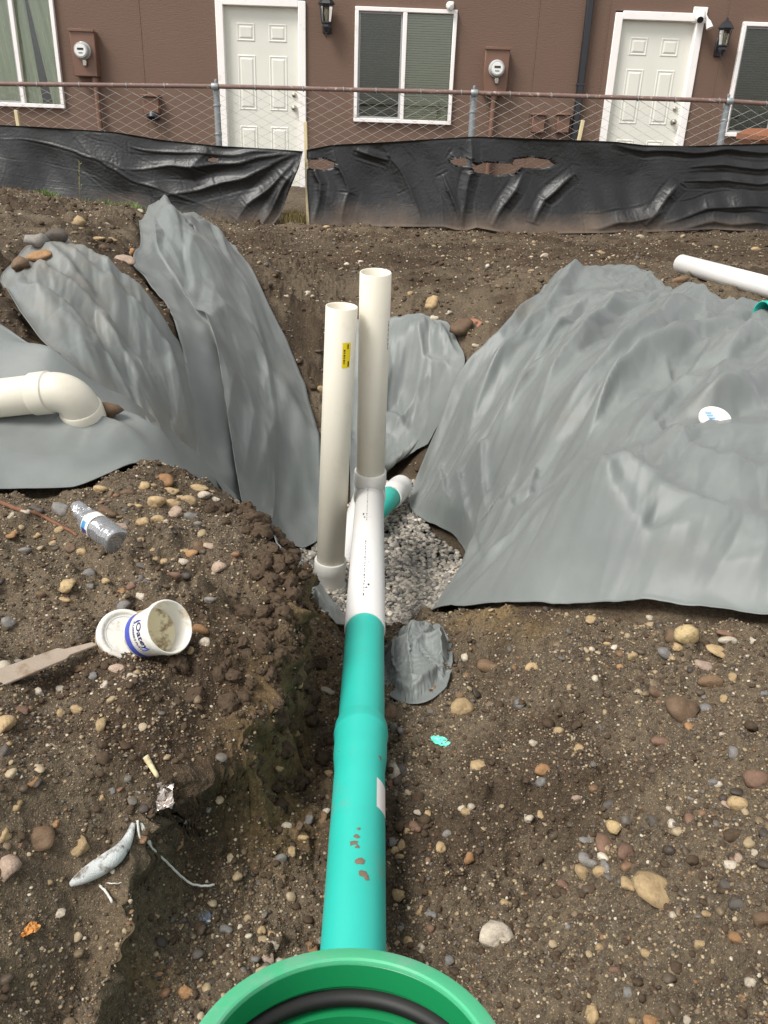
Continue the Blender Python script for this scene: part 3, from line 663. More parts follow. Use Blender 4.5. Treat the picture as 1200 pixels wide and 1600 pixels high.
for k, (a, b, c, d) in enumerate(WINS):
    fw = .045
    mb = MB(); mid = (a+b)/2-.01
    win = keep(house, MB().box(((a+b)/2, WY-.012, d-fw/2), (b-a,.07,fw), bev=.005).build('window', M['white_trim'], auto=40))
    for cc, dd in ((((a+b)/2, WY-.012, c+fw/2), (b-a,.07,fw)), ((a+fw/2, WY-.014, (c+d)/2), (fw,.07,d-c-2*fw+.004)), ((b-fw/2, WY-.014, (c+d)/2), (fw,.07,d-c-2*fw+.004)), ((mid, WY-.016, (c+d)/2), (fw*1.1,.06,d-c-2*fw+.004))):
        MB().box(cc, dd, bev=.005).build('window_frame', M['white_trim'], win, auto=40)
    for side, (x0, x1) in enumerate(((a+fw, mid-fw*.55), (mid+fw*.55, b-fw))):
        if side == 0:   # sliding half: grey screen frame
            for cc, dd in ((((x0+x1)/2, WY, c+fw+.012), (x1-x0,.02,.024)), (((x0+x1)/2, WY, d-fw-.012), (x1-x0,.02,.024)), ((x0+.012, WY, (c+d)/2), (.024,.02,d-c-2*fw-.05)), ((x1-.012, WY, (c+d)/2), (.024,.02,d-c-2*fw-.05))):
                MB().box(cc, dd).build('screen_frame', simple('aluminium', lin((150,150,150)), .4, .05) if 'alu' not in M else M['alu'], win)
        MB().box(((x0+x1)/2, WY+.015+.02*side, (c+d)/2), (x1-x0,.004,d-c-2*fw)).build('pane', M['screen'] if side == 0 and k != 1 else M['pane'], win)
    # dark room behind
    mb = MB(); y0, y1 = WY+.10, WY+1.6
    mb.add([(a,y0,c),(b,y0,c),(b,y0,d),(a,y0,d),(a-.3,y1,c-.3),(b+.3,y1,c-.3),(b+.3,y1,d+.2),(a-.3,y1,d+.2)], [(0,1,5,4),(1,2,6,5),(2,3,7,6),(3,0,4,7),(4,5,6,7)])
    mb.build('room', M['interior'], win)
    if k == 0 or k == 2:
        mb = MB(); n = 46
        for q in range(n):
            zz = c+.03+(d-c-.06)*q/(n-1)
            mb.box(((a+b)/2, WY+.062, zz), (b-a-.06,.0016,.024), Matrix.Rotation(.5,4,'X'))
        bl = mb.build('blind', M['blind'], win); bl['kind'] = 'stuff'
    else:
        for x0, x1 in ((a-.1, a+.62), (a+.645, b+.1)):
            nx, nz = 60, 14; X = np.linspace(x0, x1, nx)[None,:]; Z = np.linspace(c-.05, d+.05, nz)[:,None]
            sl = (d-Z)*(.14 if x0 > a else .07)
            V = np.stack([X+sl+0*Z, WY+.085+.022*np.sin(X*70+Z*1.5)+.012*np.sin(X*31)+0*Z, Z+0*X], -1)
            np_mesh('curtain', V.reshape(-1,3), grid_faces(nz, nx), M['curtain'], win)
for o in list(bpy.data.objects):      # sub-parts were built in world coordinates
    if o.parent and o.parent.parent is house: o.matrix_parent_inverse = Matrix.Translation(Vector((0,0,0)))
    if o.parent is house: o.matrix_parent_inverse = Matrix.Translation(house.location).inverted()

# downspout
p0, p1 = at_y(926, -40, WY-.06), at_y(908, 215, WY-.06)
sp = thing('downspout', 'black downspout running down the brown house wall', 'downspout', (p0.x, WY-.06, .6))
keep(sp, MB().box((p0.x+.01, WY-.06, 2.85), (.085,.065,4.4), bev=.012).build('pipe', M['dark_trim'], auto=40))
for zz in (1.9, 3.4): keep(sp, MB().box((p0.x+.01, WY-.058, zz), (.1,.075,.03), bev=.004).build('strap', M['dark_trim']))

# electric meters
M['box_paint'] = simple('brown_box_paint', lin((112,82,66)), .5, .06, 6); M['meter_glass'] = simple('meter_grey', lin((176,178,178)), .2, .08, 12); M['meter_face'] = simple('meter_face', lin((224,224,218)), .4, .02, 12)
M['ink'] = simple('black_ink', lin((30,30,34)), .5, .05)
def meter(x, z, label, conduit):
    t = thing('electric_meter', label, 'electric meter', (x, WY, z), 'electric meters on the house wall')
    keep(t, MB().box((x, WY-.065, z), (.3,.13,.5), bev=.01).build('meter_box', M['box_paint'], auto=40))
    keep(t, MB().box((x, WY-.135, z+.2495), (.312,.03,.03), bev=.004).build('box_lip', M['box_paint'], auto=40))
    A = axis_mat((x+.0, WY-.13, z+.03), (0,-1,0))
    keep(t, MB().lathe([(.098,0),(.098,.03),(.09,.034),(.088,.09),(.08,.105),(0,.108)], A, 32).build('meter_glass', M['meter_glass'], auto=40))
    keep(t, MB().lathe([(.068,.1085),(.066,.111),(0,.111)], A, 32).build('dial', M['meter_face'], auto=40))
    keep(t, MB().box((x, WY-.243, z+.045), (.075,.003,.022)).build('display', M['ink']))
    keep(t, MB().box((x, WY-.243, z+.002), (.05,.003,.008)).build('nameplate', M['ink']))
    keep(t, MB().box((x+.01, WY-.15, z-.1), (.05,.035,.07), bev=.006).build('seal_latch', M['nickel'], auto=40))
    keep(t, MB().tube([(x+conduit, WY-.06, z-.25), (x+conduit, WY-.06, .5)], .032, 16).build('conduit', M['box_paint'], auto=50))
    keep(t, MB().lathe([(.042,0),(.042,.05)], axis_mat((x+conduit, WY-.06, z-.31), (0,0,1)), 16).build('conduit_collar', M['box_paint'], auto=50))
q = at_y(132, 84, WY-.1); meter(q.x, q.z, 'round electric meter on brown box beside the curtained window', .09)
q = at_y(775, 112, WY-.1); meter(q.x, q.z, 'round electric meter on brown box between the wide window and downspout', .0)
# small telephone boxes low on the wall
def ubox(px, py, wd, hh, label, hole=False):
    q = at_y(px, py, WY-.08)
    t = thing('utility_box', label, 'utility box', (q.x, WY, q.z), 'small utility boxes low on the house wall')
    keep(t, MB().box((q.x, WY-.05, q.z), (wd,.1,hh), bev=.01).build('box_body', M['box_paint'], auto=40))
    keep(t, MB().box((q.x, WY-.062, q.z+hh/2+.012), (wd+.03,.15,.024), bev=.005).build('hood', M['box_paint'], auto=40))
    if hole:
        keep(t, MB().lathe([(.07,0),(.075,.06),(.06,.07),(.05,.02)], axis_mat((q.x+.02, WY-.08, q.z-hh/2+.01), (0,-.4,-1)), 20).build('vent_flap', M['dark_trim'], auto=40))
ubox(236, 165, .2, .2, 'small brown hooded vent box with black opening low on the wall', True)
ubox(841, 194, .16, .2, 'small brown utility box below the meter, second from the downspout'); ubox(880, 194, .16, .2, 'small brown utility box next to the black downspout')
# wall lamps
M['lamp_glass'] = glass_mat('lamp_glass', (.85,.85,.8), .1); M['bulb'] = simple('bulb_white', lin((225,220,205)), .3, .02)
def lamp(px, py, label, s=1.0, arm_below=True):
    q = at_y(px, py, WY-.13)
    t = thing('wall_lamp', label, 'wall lamp', (q.x, WY, q.z), 'wall lamps by the doors')
    def P(n, prof, mat, cyl=6): return keep(t, MB().lathe(prof, Matrix.Translation((q.x, WY-.13, q.z)) @ Matrix.Scale(s,4), cyl).build(n, mat, auto=30))
    P('lamp_roof', [(0,.2),(.012,.195),(.018,.17),(.05,.15),(.095,.095),(.1,.085),(.088,.08),(0,.08)], M['dark_trim'])
    P('lamp_cage', [(.08,.08),(.074,.06),(.072,.06),(.078,.08)], M['dark_trim'])
    P('lamp_glass', [(.076,.078),(.055,-.09),(.053,-.09),(.074,.078)], M['lamp_glass'])
    for k in range(6):
        a = 2*PI*k/6
        keep(t, MB().tube([Vector((q.x+math.cos(a)*.077*s, WY-.13+math.sin(a)*.077*s, q.z+.08*s)), Vector((q.x+math.cos(a)*.056*s, WY-.13+math.sin(a)*.056*s, q.z-.09*s))], .0045, 5).build('cage_bar', M['dark_trim']))
    P('lamp_base', [(.058,-.088),(.06,-.1),(.045,-.115),(.05,-.14),(.03,-.18),(.012,-.19),(.008,-.24),(0,-.245)], M['dark_trim'])
    P('bulb', [(0,.04),(.02,.035),(.03,0),(.02,-.04),(.014,-.085)], M['bulb'], 12)
    keep(t, MB().box((q.x-.0, WY-.015, q.z-.11), (.11,.03,.2), bev=.01).build('back_plate', M['dark_trim'], auto=40))
    keep(t, MB().tube([(q.x, WY-.02, q.z-.12), (q.x, WY-.07, q.z-.16), (q.x, WY-.125, q.z-.12)], .014, 8).build('arm', M['dark_trim']))
lamp(510, 20, 'black lantern wall lamp beside the door near the wide window', 1.05)
lamp(1132, 57, 'black lantern wall lamp beside the door with the security camera')
# security camera
q = at_y(1098, 22, WY-.12); M['plastic_white'] = simple('white_plastic', lin((232,230,226)), .35, .03)
t = thing('security_camera', 'white security camera with twin lights mounted above the door corner', 'camera', (q.x, WY, q.z))
keep(t, MB().box((q.x, WY-.012, q.z), (.17,.024,.17), bev=.006).build('mount_plate', M['white_trim'], auto=40))
keep(t, MB().lathe([(.0,-.09),(.03,-.088),(.055,-.06),(.06,-.02),(.055,.03),(0,.035)], axis_mat((q.x-.015, WY-.09, q.z-.01), (.1,.6,.8)), 20).build('camera_body', M['plastic_white'], auto=50))
keep(t, MB().lathe([(.035,0),(.038,.01),(.0,.012)], axis_mat((q.x-.03, WY-.155, q.z-.06), (-.1,-.8,-.5)), 16).build('lens', M['ink'], auto=50))
keep(t, MB().tube([(q.x+.04, WY-.07, q.z+.01), (q.x+.075, WY-.09, q.z-.05)], .016, 10).build('light_arm', M['plastic_white']))
keep(t, MB().lathe([(.012,.06),(.03,.03),(.042,-.05),(.0,-.052)], axis_mat((q.x+.095, WY-.11, q.z-.1), (-.3,.3,.8)), 16).build('spot_light', M['plastic_white'], auto=50))
q = at_y(705, 8, WY-.08)
t = thing('motion_sensor', 'small white motion sensor mounted above the corner of the wide window', 'sensor', (q.x, WY, q.z))
keep(t, MB().box((q.x, WY-.02, q.z+.01), (.07,.04,.07), bev=.01).build('sensor_base', M['plastic_white'], auto=40))
keep(t, MB().lathe([(0,.05),(.03,.045),(.045,.01),(.045,-.03),(.03,-.05),(0,-.055)], axis_mat((q.x-.01, WY-.08, q.z-.01), (.3,-.8,-.3)), 14).build('sensor_head', M['plastic_white'], auto=50))
# wheeled bin seen past the last post
q = at_y(1192, 186, 10.2); M['bin'] = simple('brown_bin_plastic', lin((132,84,58)), .55, .08, 6)
t = thing('wheeled_bin', 'brown wheeled bin standing behind the fence by the far right window', 'bin', (q.x+.2, 10.2, .56))
bx, by = q.x+.2, 10.2
mb = MB(); vs = []
for z, a in ((.62,.22),(1.32,.29),(1.36,.31)): vs += [(bx-a,by-a,z),(bx+a,by-a,z),(bx+a,by+a,z),(bx-a,by+a,z)]
keep(t, MB().add(vs, [(0,3,2,1)]+[(r*4+k, r*4+(k+1)%4, r*4+4+(k+1)%4, r*4+4+k) for r in (0,1) for k in range(4)]).build('bin_body', M['bin']))
vs = [(bx-.33,by-.34,1.36),(bx+.33,by-.34,1.36),(bx+.33,by+.34,1.36),(bx-.33,by+.34,1.36),(bx-.33,by-.34,1.40),(bx+.33,by-.34,1.40),(bx+.33,by+.34,1.42),(bx-.33,by+.34,1.42),(bx-.24,by-.2,1.475),(bx+.24,by-.2,1.475),(bx+.24,by+.26,1.475),(bx-.24,by+.26,1.475)]
keep(t, MB().add(vs, [(0,3,2,1),(8,9,10,11)]+[(r*4+k, r*4+(k+1)%4, r*4+4+(k+1)%4, r*4+4+k) for r in (0,1) for k in range(4)]).build('lid', M['bin']))
for sx in (-1, 1): keep(t, MB().lathe([(0,-.025),(.1,-.025),(.1,.025),(0,.025)], axis_mat((bx+sx*.2, by+.24, .66), (1,0,0)), 20).build('wheel', M['dark_trim'], auto=40))

# ------------------------------------------------------------------ chain link fence
FY = 8.15
M['galv'] = simple('galvanised_steel', lin((150,154,156)), .45, .1, 12, metal=.4); M['rail'] = simple('rusty_red_rail', lin((114,90,82)), .65, .18, 9, dirt=lin((190,176,166)), dirt_lo=.58, dirt_hi=.68, dirt_scale=22)
M['wire'] = simple('weathered_wire', lin((182,180,174)), .55, .1, 9, metal=.2)
fence = thing('chain_link_fence', 'chain link fence with rusty red top rail and grey posts before the house', 'fence', (0, FY, .55))
RZ = [(-6.0,1.56),(-3.504,1.591),(-1.62,1.633),(.648,1.657),(2.885,1.665),(3.224,1.655),(6,1.66)]
def rail_z(x): return float(np.interp(x, [p[0] for p in RZ], [p[1] for p in RZ]))
keep(fence, MB().tube([(x, FY, rail_z(x)) for x in np.linspace(-5.6, 5.6, 60)], .0185, 12).build('top_rail', M['rail'], smooth=True))
for px in (-3.87, -1.615, .655, 2.885, 5.1):
    z = rail_z(px)
    po = keep(fence, MB().tube([(px+.012, FY+.045, .3), (px, FY+.045, z-.03)], .0285, 16).build('post', M['galv'], auto=50))
    cap = MB().lathe([(.031,-.04),(.031,.0),(.024,.012),(.012,.02),(.010,.05),(.014,.06),(.012,.075),(0,.08)], axis_mat((px, FY+.045, z-.02), (0,0,1)), 14).build('post_cap', M['galv'], po, auto=50)
    for dz in (.09, .32): MB().lathe([(.031,-.01),(.033,-.008),(.033,.008),(.031,.01)], axis_mat((px+.002, FY+.045, z-dz-.06), (0,0,1)), 16).build('tension_band', M['galv'], po, auto=50)
    MB().lathe([(.026,-.03),(.028,-.028),(.028,.028),(.026,.03)], axis_mat((px, FY, z), (1,0,0)), 14).build('rail_clamp', M['galv'], po, auto=50)
for o in bpy.data.objects:
    if o.parent and o.parent.parent is fence: o.matrix_parent_inverse = Matrix.Identity(4)
DW = .0755
def zig():
    pts = []; n = 34
    for k in range(n+1):
        sgn = 1 if k % 2 else -1
        pts += [(sgn*(DW/2+.001), .0035*sgn, -k*DW/2*.98)]
    mb = MB().tube(pts, .0026, 4, False); me = bpy.data.meshes.new('wire'); me.from_pydata(mb.v, [], mb.f); me.materials.append(M['wire'])
    return me
zm = zig()
nx = int(9.6/DW)
for k in range(nx):
    x = -4.8+k*DW
    o = bpy.data.objects.new('wire', zm); C.objects.link(o); o.parent = fence
    o.location = (x, 0, rail_z(x)-.02-.55+(0 if k % 2 == 0 else -DW/2*.98)); 
for k in range(26):
    x = -4.6+k*.37+random.uniform(-.06,.06)
    keep(fence, MB().lathe([(.0225,-.004),(.0255,-.003),(.0255,.003),(.0225,.004)], axis_mat((x, FY, rail_z(x)-.002), (1,.1*random.random(),.15)), 10).build('tie_wire', M['galv']))
keep(fence, MB().tube([(x, FY-.004, .60+.004*math.sin(x*9)) for x in np.linspace(-4.8, 4.8, 80)], .003, 5).build('bottom_wire', M['galv']))

# ------------------------------------------------------------------ black silt fence: two sheets hung on the fence
def silt_mat():
    mt, t, b = nodes('black_plastic_film'); co = objco(t)
    f = tnoise(t, co, 1.8, 6, .65, .3)
    c = ramp(t, f, [(.3, lin((16,16,16))), (.7, lin((26,26,26)))])
    sx = N(t, 'ShaderNodeSeparateXYZ'); t.links.new(co, sx.inputs[0])
    mu = N(t, 'ShaderNodeMath', operation='MULTIPLY_ADD'); t.links.new(tnoise(t, co, 2.4, 6, .65), mu.inputs[0]); mu.inputs[1].default_value = -.5
    t.links.new(sx.outputs['Z'], mu.inputs[2])
    d = ramp(t, mu.outputs[0], [(.28, (.7,.7,.7)), (.36, (.3,.3,.3)), (.46, (0,0,0))])       # mud splashed along the foot
    c = mixc(t, d, c, lin((104,88,74)))
    sc_ = tnoise(t, co, 6, 7, .7, 1.0)
    c = mixc(t, ramp(t, sc_, [(.62, (0,0,0)), (.78, (.2,.2,.2))]), c, lin((120,108,94)))
    t.links.new(c, b.inputs['Base Color'])
    ro = ramp(t, mu.outputs[0], [(.3, (.75,.75,.75)), (.5, (.42,.42,.42))]); t.links.new(ro, b.inputs['Roughness'])
    mp = N(t, 'ShaderNodeMapping'); mp.inputs['Scale'].default_value = (.6, 1, 1.6); t.links.new(co, mp.inputs[0])
    bump(t, b, mixc(t, .4, tnoise(t, mp.outputs[0], 7, 5, .6, .8), tnoise(t, co, 40, 3, .5)), .35, .02)
    return mt
M['silt'] = silt_mat()
def film(name, top, right, bottom, left, nu, nv, folds, tears, seed, label):
    Y0 = FY-.06
    def ed(pl, n):
        p = [at_y(x, y, Y0) for x, y in resample(pl, 50)]; return resample([(q.x, q.z) for q in p], n)
    T, R, B, L = ed(top, nu), ed(right, nv), ed(bottom, nu), ed(left, nv)
    u = np.linspace(0,1,nu)[None,:,None]; v = np.linspace(0,1,nv)[:,None,None]
    P = (1-v)*T[None]+v*B[None]+(1-u)*L[:,None]+u*R[:,None]-((1-u)*(1-v)*T[0]+u*(1-v)*T[-1]+(1-u)*v*B[0]+u*v*B[-1])
    x, z = P[...,0], P[...,1]; vv = np.broadcast_to(v[...,0], x.shape)
    dy = -.10*vv**2.2-.02*vv
    amp = np.sin(np.clip(vv,0,1)*PI)**.5*.6+.4*vv
    dy -= (noise(x*1.6, z*1.1, seed)*.05+noise(x*5+z*2, z*2.2, seed+1)*.02)*amp
    for pl, a, wd in folds:
        pl = [tuple(at_y(px, py, Y0).xz) for px, py in pl]; d, t = dist_line(x+.03*noise(x*3, z*3, seed+5), z+.03*noise(x*3, z*3, seed+6), pl); wd = wd*2.1
        dy -= np.clip(1-np.sqrt((d/wd)**2+.01)+.08, 0, 1)**1.8*a*.8*np.clip(np.minimum(t/.35+.1, (1-t)/.45), 0, 1)**.8
    W = np.stack([x, z, -dy+.02], -1); pin = np.zeros(x.shape, bool); pin[0] = True; pin[-1] = True; pin[:,0] = pin[:,-1] = True
    W = relax(W, 40, lambda a_, b_: np.zeros(a_.shape), pin, .15, (.25,-.97), (.05,.03), .0003)
    x, z = W[...,0], W[...,1]; y = Y0-W[...,2]+.02
    keepf = np.ones((nv-1, nu-1), bool)
    for tx, ty, rx, rz in tears:
        c = at_y(tx, ty, Y0); rx_, rz_ = rx*.0058, rz*.0062
        ex, ez = (x-c.x)/rx_, (z-c.z)/rz_; rr = np.sqrt(ex**2+ez**2)+1e-6
        tgt = 1+.06*np.sin(np.arctan2(ez, ex)*7+tx)
        k = np.abs(rr-tgt) < .32
        # snap the rim of the tear
        x = np.where(k, c.x+ex/rr*tgt*rx_, x); z = np.where(k, c.z+ez/rr*tgt*rz_, z)
        ex, ez = (x-c.x)/rx_, (z-c.z)/rz_; r2 = np.hypot(ex, ez)
        cr_ = (r2[:-1,:-1]+r2[1:,:-1]+r2[:-1,1:]+r2[1:,1:])/4
        keepf &= ~(cr_ < .97)
    V = np.stack([x, y, z], -1).reshape(-1,3)
    Fq = grid_faces(nv, nu)[keepf.ravel()]
    o = np_mesh(name, V, Fq, M['silt']); o.modifiers.new('thickness', 'SOLIDIFY').thickness = .0012
    return tag(o, label, 'silt fence')
film('silt_fence_film', [(-200,185),(0,195),(60,198),(180,206),(250,218),(345,228),(420,232),(474,236)], [(474,236),(468,262),(452,300),(440,335),(418,364)],
     [(-200,285),(0,296),(60,312),(200,328),(270,338),(330,352),(370,356),(395,364),(418,364)], [(-200,185),(-200,285)], 420, 80,
     [([(474,238),(420,262),(340,290),(240,310)], .05, .05), ([(474,240),(400,250),(300,262),(180,262)], .05, .05), ([(473,242),(430,285),(390,320),(370,345)], .06, .05), ([(472,245),(445,290),(425,330),(408,362)], .06, .035), ([(474,237),(380,240),(280,240),(200,232)], .03, .04),
      ([(330,235),(300,260),(310,290)], .03, .06), ([(120,215),(170,260),(260,300),(340,330)], .03, .08), ([(0,215),(120,235),(240,280)], .02, .07), ([(470,250),(456,285),(446,318)], .05, .02)], [(335,250,10,3)], 41,
     'black plastic silt fence film gathered and pulled aside at the fence gap')
film('silt_fence_film', [(479,234),(520,226),(600,222),(740,213),(800,215),(900,219),(960,221),(1010,227),(1080,228),(1200,224),(1400,226)], [(1400,226),(1400,362)],
     [(486,358),(540,356),(600,352),(700,352),(722,362),(735,352),(810,366),(850,363),(1010,360),(1100,356),(1200,360),(1400,362)], [(479,234),(480,290),(486,358)], 560, 84,
     [([(735,215),(735,270),(722,330),(722,360)], .04, .04), ([(735,270),(700,240)], .02, .04), ([(600,225),(640,290),(660,350)], .03, .06), ([(820,270),(790,320),(765,355)], .04, .04), ([(895,275),(850,310),(830,350)], .045, .04), ([(690,270),(705,310),(722,350)], .03, .035),
      ([(1030,330),(980,345),(910,355)], .05, .05), ([(1060,285),(1030,320),(1000,350)], .04, .04), ([(1200,320),(1100,325),(1020,350)], .05, .06), ([(1200,350),(1110,345),(1030,358)], .05, .04), ([(960,224),(1010,236),(1100,238),(1250,232)], .03, .025),
      ([(484,240),(500,290),(492,350)], .03, .03), ([(520,232),(545,300),(530,350)], .03, .05), ([(560,232),(610,250)], .03, .03), ([(1080,260),(1150,262),(1250,258)], .02, .03), ([(1070,280),(1150,285),(1250,280)], .02, .03)],
     [(501,257,22,7),(721,253,17,5),(773,264,36,8),(832,255,32,7)], 51, 'black plastic silt fence film with oval tears spread along the fence')
M['stake_wood'] = simple('raw_wood', lin((206,190,150)), .8, .12, 10)
for (x0, y0, x1, y1, lb) in ((25,172,32,215,'short wooden stake holding the black film below the curtained window'), (477,190,482,362,'wooden stake at the gap between the two black film sheets'), (911,188,903,226,'short wooden stake holding the black film by the black downspout')):
    a, b = at_y(x0, y0, FY-.03), at_y(x1, y1, FY-.03)
    b = a+(b-a).normalized()*(a.z-.4)
    tag(MB().box((0,0,0), (.032,.03,(a-b).length), axis_mat((0,0,0), a-b).to_3x3().to_4x4(), bev=.003).build('wooden_stake', M['stake_wood']), lb, 'stake').location = (a+b)/2

# ------------------------------------------------------------------ pipes
def pvc(name, col, rough=.32, dirt=None, lo=.6, hi=.72, scale=7, var=.025, sss=.3):
    mt = simple(name, col, rough, var, 5, dirt=dirt, dirt_lo=lo, dirt_hi=hi, dirt_scale=scale)
    b = mt.node_tree.nodes['Principled BSDF']; b.inputs['Subsurface Weight'].default_value = sss; b.inputs['Subsurface Scale'].default_value = .012; b.inputs['Subsurface Radius'].default_value = (1,.9,.7)
    return mt
M['pvc_cream'] = pvc('cream_white_pvc', lin((214,208,192)), .42, lin((196,186,166)), .58, .9)
M['pvc_fit'] = pvc('white_pvc_fitting', lin((214,212,205)), .42)
M['pvc_elbow'] = pvc('cream_elbow_pvc', lin((206,201,186)), .45, lin((186,172,142)), .55, .8, 6)
M['pvc_white'] = pvc('white_pvc', lin((216,214,210)), .45, lin((176,170,164)), .6, .8, 11)
M['pvc_green'] = pvc('teal_sewer_pvc', lin((46,180,164)), .42, lin((112,150,136)), .56, .82, 9, .07, 0)
M['pvc_bell'] = pvc('green_bell_pvc', lin((24,128,76)), .38, lin((96,150,122)), .62, .85, 12, .06, 0)
M['gasket'] = simple('black_rubber', lin((22,22,20)), .6, .12, 14)
M['sticker'] = simple('yellow_sticker', lin((238,210,20)), .45, .03)
M['mud'] = simple('mud_splash', lin((112,96,80)), .9, .2, 30)
def hollow(mb, p0, p1, ro, ri, n=48):
    L = (Vector(p1)-Vector(p0)).length
    b = .002
    return mb.lathe([(ro-b,0),(ro,b),(ro,L-b),(ro-b,L),(ri+b,L),(ri,L-b),(ri,b),(ri+b,0)], axis_mat(p0, Vector(p1)-Vector(p0)), n, True)
def ring_tube(mb, path, radii, wall=.006, n=40):
    """hollow tube along a curved path"""
    k0 = len(mb.v)
    mb.tube(path, radii, n, False)
    inner = MB().tube(path, [r-wall for r in radii], n, False)
    mb.add(inner.v, [tuple(reversed(f)) for f in inner.f])
    L = len(path); o = k0; i = k0+L*n
    for e in (0, L-1):
        for k in range(n):
            k2 = (k+1) % n; a, b, c, d = o+e*n+k, o+e*n+k2, i+e*n+k2, i+e*n+k
            mb.f.append((a,b,c,d) if e else (d,c,b,a))
    return mb
def bez(p0, p1, p2, n=14):
    return [p0*(1-t)**2+p1*2*t*(1-t)+p2*t*t for t in np.linspace(0,1,n)]

# left standpipe with yellow sticker
A0 = at_y(534, 478, 2.97); A1 = at_y(516, 885, 3.02); dA = (A1-A0).normalized()
t = thing('standpipe', 'white standpipe with a yellow barcode sticker, the shorter of the two', 'pipe', A1)
keep(t, hollow(MB(), A0, A1, .0572, .051).build('pipe', M['pvc_cream'], auto=50))
e0 = A1-dA*.035; Lh = .125
keep(t, MB().lathe([(.0575,0),(.0645,.0),(.0662,.004),(.0662,.055),(.0635,.06),(.063,Lh),(.0575,Lh)], axis_mat(e0, dA), 48).build('coupling', M['pvc_fit'], auto=40))
e1 = e0+dA*Lh
keep(t, MB().lathe([(.058,0),(.0665,0),(.0685,.004),(.0685,.03),(.066,.05),(.058,.05)], axis_mat(e1-dA*.008, dA), 48).build('elbow_hub', M['pvc_fit'], auto=40))
bk = at_z(549, 806, -.29); e2 = e1+dA*.05; mid = e1+dA*.13+Vector((.0,.02,0))
keep(t, ring_tube(MB(), bez(e1+dA*.03, mid, mid+(bk-mid)*.25), [.0655]*14).build('elbow', M['pvc_fit'], auto=50))
# yellow sticker: a thin curved patch
def patch(c, d, r, face, aw, h0, h1, name, mat, parent, n=10):
    d = Vector(d).normalized(); f = Vector(face); f = (f-d*f.dot(d)).normalized(); s = d.cross(f)
    V = []; Fq = []
    for j, h in enumerate((h0, h1)):
        for k in range(n):
            a = aw[0]+(aw[1]-aw[0])*k/(n-1); V.append(Vector(c)+d*h+(f*math.cos(a)+s*math.sin(a))*r)
    for k in range(n-1): Fq.append((k, k+1, n+k+1, n+k))
    return keep(parent, MB().add(V, Fq).build(name, mat, smooth=True))
face = Vector((0,-1,.2))
st_ = patch(A0, dA, .0577, face, (-.78,-.22), .117, .21, 'sticker', M['sticker'], t)
for k in range(9):
    a = -.40-.012*k*2; h = .15+.0055*k
    patch(A0, dA, .058, face, (-.42,-.30), .142+.0062*k, .142+.0062*k+.0032*(1+(k%3==0)*.5), 'barcode_bar', M['ink'], t, 4)
patch(A0, dA, .058, face, (-.70,-.60), .185, .205, 'sticker_print', M['ink'], t, 4); patch(A0, dA, .058, face, (-.62,-.54), .122, .14, 'sticker_print', M['ink'], t, 4)

# tall standpipe, tee and white run
B0 = at_y(587, 425, 3.04); B1 = at_y(578.5, 745, 3.13); dB = (B1-B0).normalized()
t = thing('standpipe', 'tall white standpipe rising from the tee at the head of the white run', 'pipe', B1)
keep(t, hollow(MB(), B0, B1, .0572, .051).build('pipe', M['pvc_cream'], auto=50))
for k in range(12):
    patch(B0, dB, .0576, face, (-1.18,-1.10), .17+.009*k, .17+.009*k+.004*(1+k%2), 'print_mark', M['ink'], t, 3)
J = at_z(570, 985, .12); G = at_z(552, 1480, .185); S = at_y(577.5, 775, 3.12)
dW = (J-S).normalized()
run = thing('drain_pipe', 'white drain pipe run between the tee and the teal sewer pipe', 'pipe', (S+J)/2)
hubtop = B1-dB*.03
keep(run, MB().lathe([(.0575,0),(.0635,0),(.0655,.004),(.0655,.06),(.062,.07),(.061,.2),(0,.2)], axis_mat(hubtop, dB), 48).build('tee_branch', M['pvc_fit'], auto=40))
tc = S-dW*.07
keep(run, MB().lathe([(.061,-.14),(.061,.0),(.0655,.006),(.0655,.085),(.0635,.089),(.0575,.089)], axis_mat(tc, dW), 48).build('tee_run', M['pvc_fit'], auto=40))
keep(run, hollow(MB(), S-dW*.03, J, .0572, .051).build('pipe', M['pvc_white'], auto=50))
Lw = (J-S).length
for k in range(46):
    h = .02+Lw*.9*k/46
    if 18 < k < 27: continue
    patch(S, dW, .0575, (0,0,1), (.10,.135+.02*(k%3==0)), h, h+.009+.006*(k%2), 'print_mark', M['ink'], run, 3)
for h, a, l in ((.36,.3,.05),(.40,.22,.03),(Lw*.86,-.05,.02),(Lw*.84,-.16,.03),(Lw*.7,-.12,.008)):
    patch(S, dW, .0576, (0,0,1), (a,a+.09), h, h+l*.4, 'scuff_mark', M['ink'], run, 3)
# teal sewer pipe with bell
t = thing('sewer_pipe', 'long teal sewer pipe with a belled joint running along the trench', 'pipe', (J+G)/2)
dG = (G-J).normalized(); bl = at_z(561.5, 1150, .148); hb = (bl-J).dot(dG)
keep(t, MB().lathe([(.047,-.06),(.0535,-.06),(.0535,hb-.01)], axis_mat(J, dG), 56).build('pipe', M['pvc_green'], auto=50))
end = (G-J).length+.5
keep(t, MB().lathe([(.054,hb-.03),(.0590,hb-.03),(.0600,hb-.026),(.0600,hb-.012),(.0610,hb-.006),(.0614,hb+.002),(.0608,hb+.009),(.0582,hb+.015),(.0582,hb+.075),(.0565,hb+.095),(.0535,hb+.125),(.0535,end),(.047,end)], axis_mat(J, dG), 56).build('bell_joint', M['pvc_green'], auto=35))
lab = patch(J, dG, .0539, (1,0,.55), (-.35,.35), hb+.19, hb+.275, 'paper_label', M['white_trim'], t)
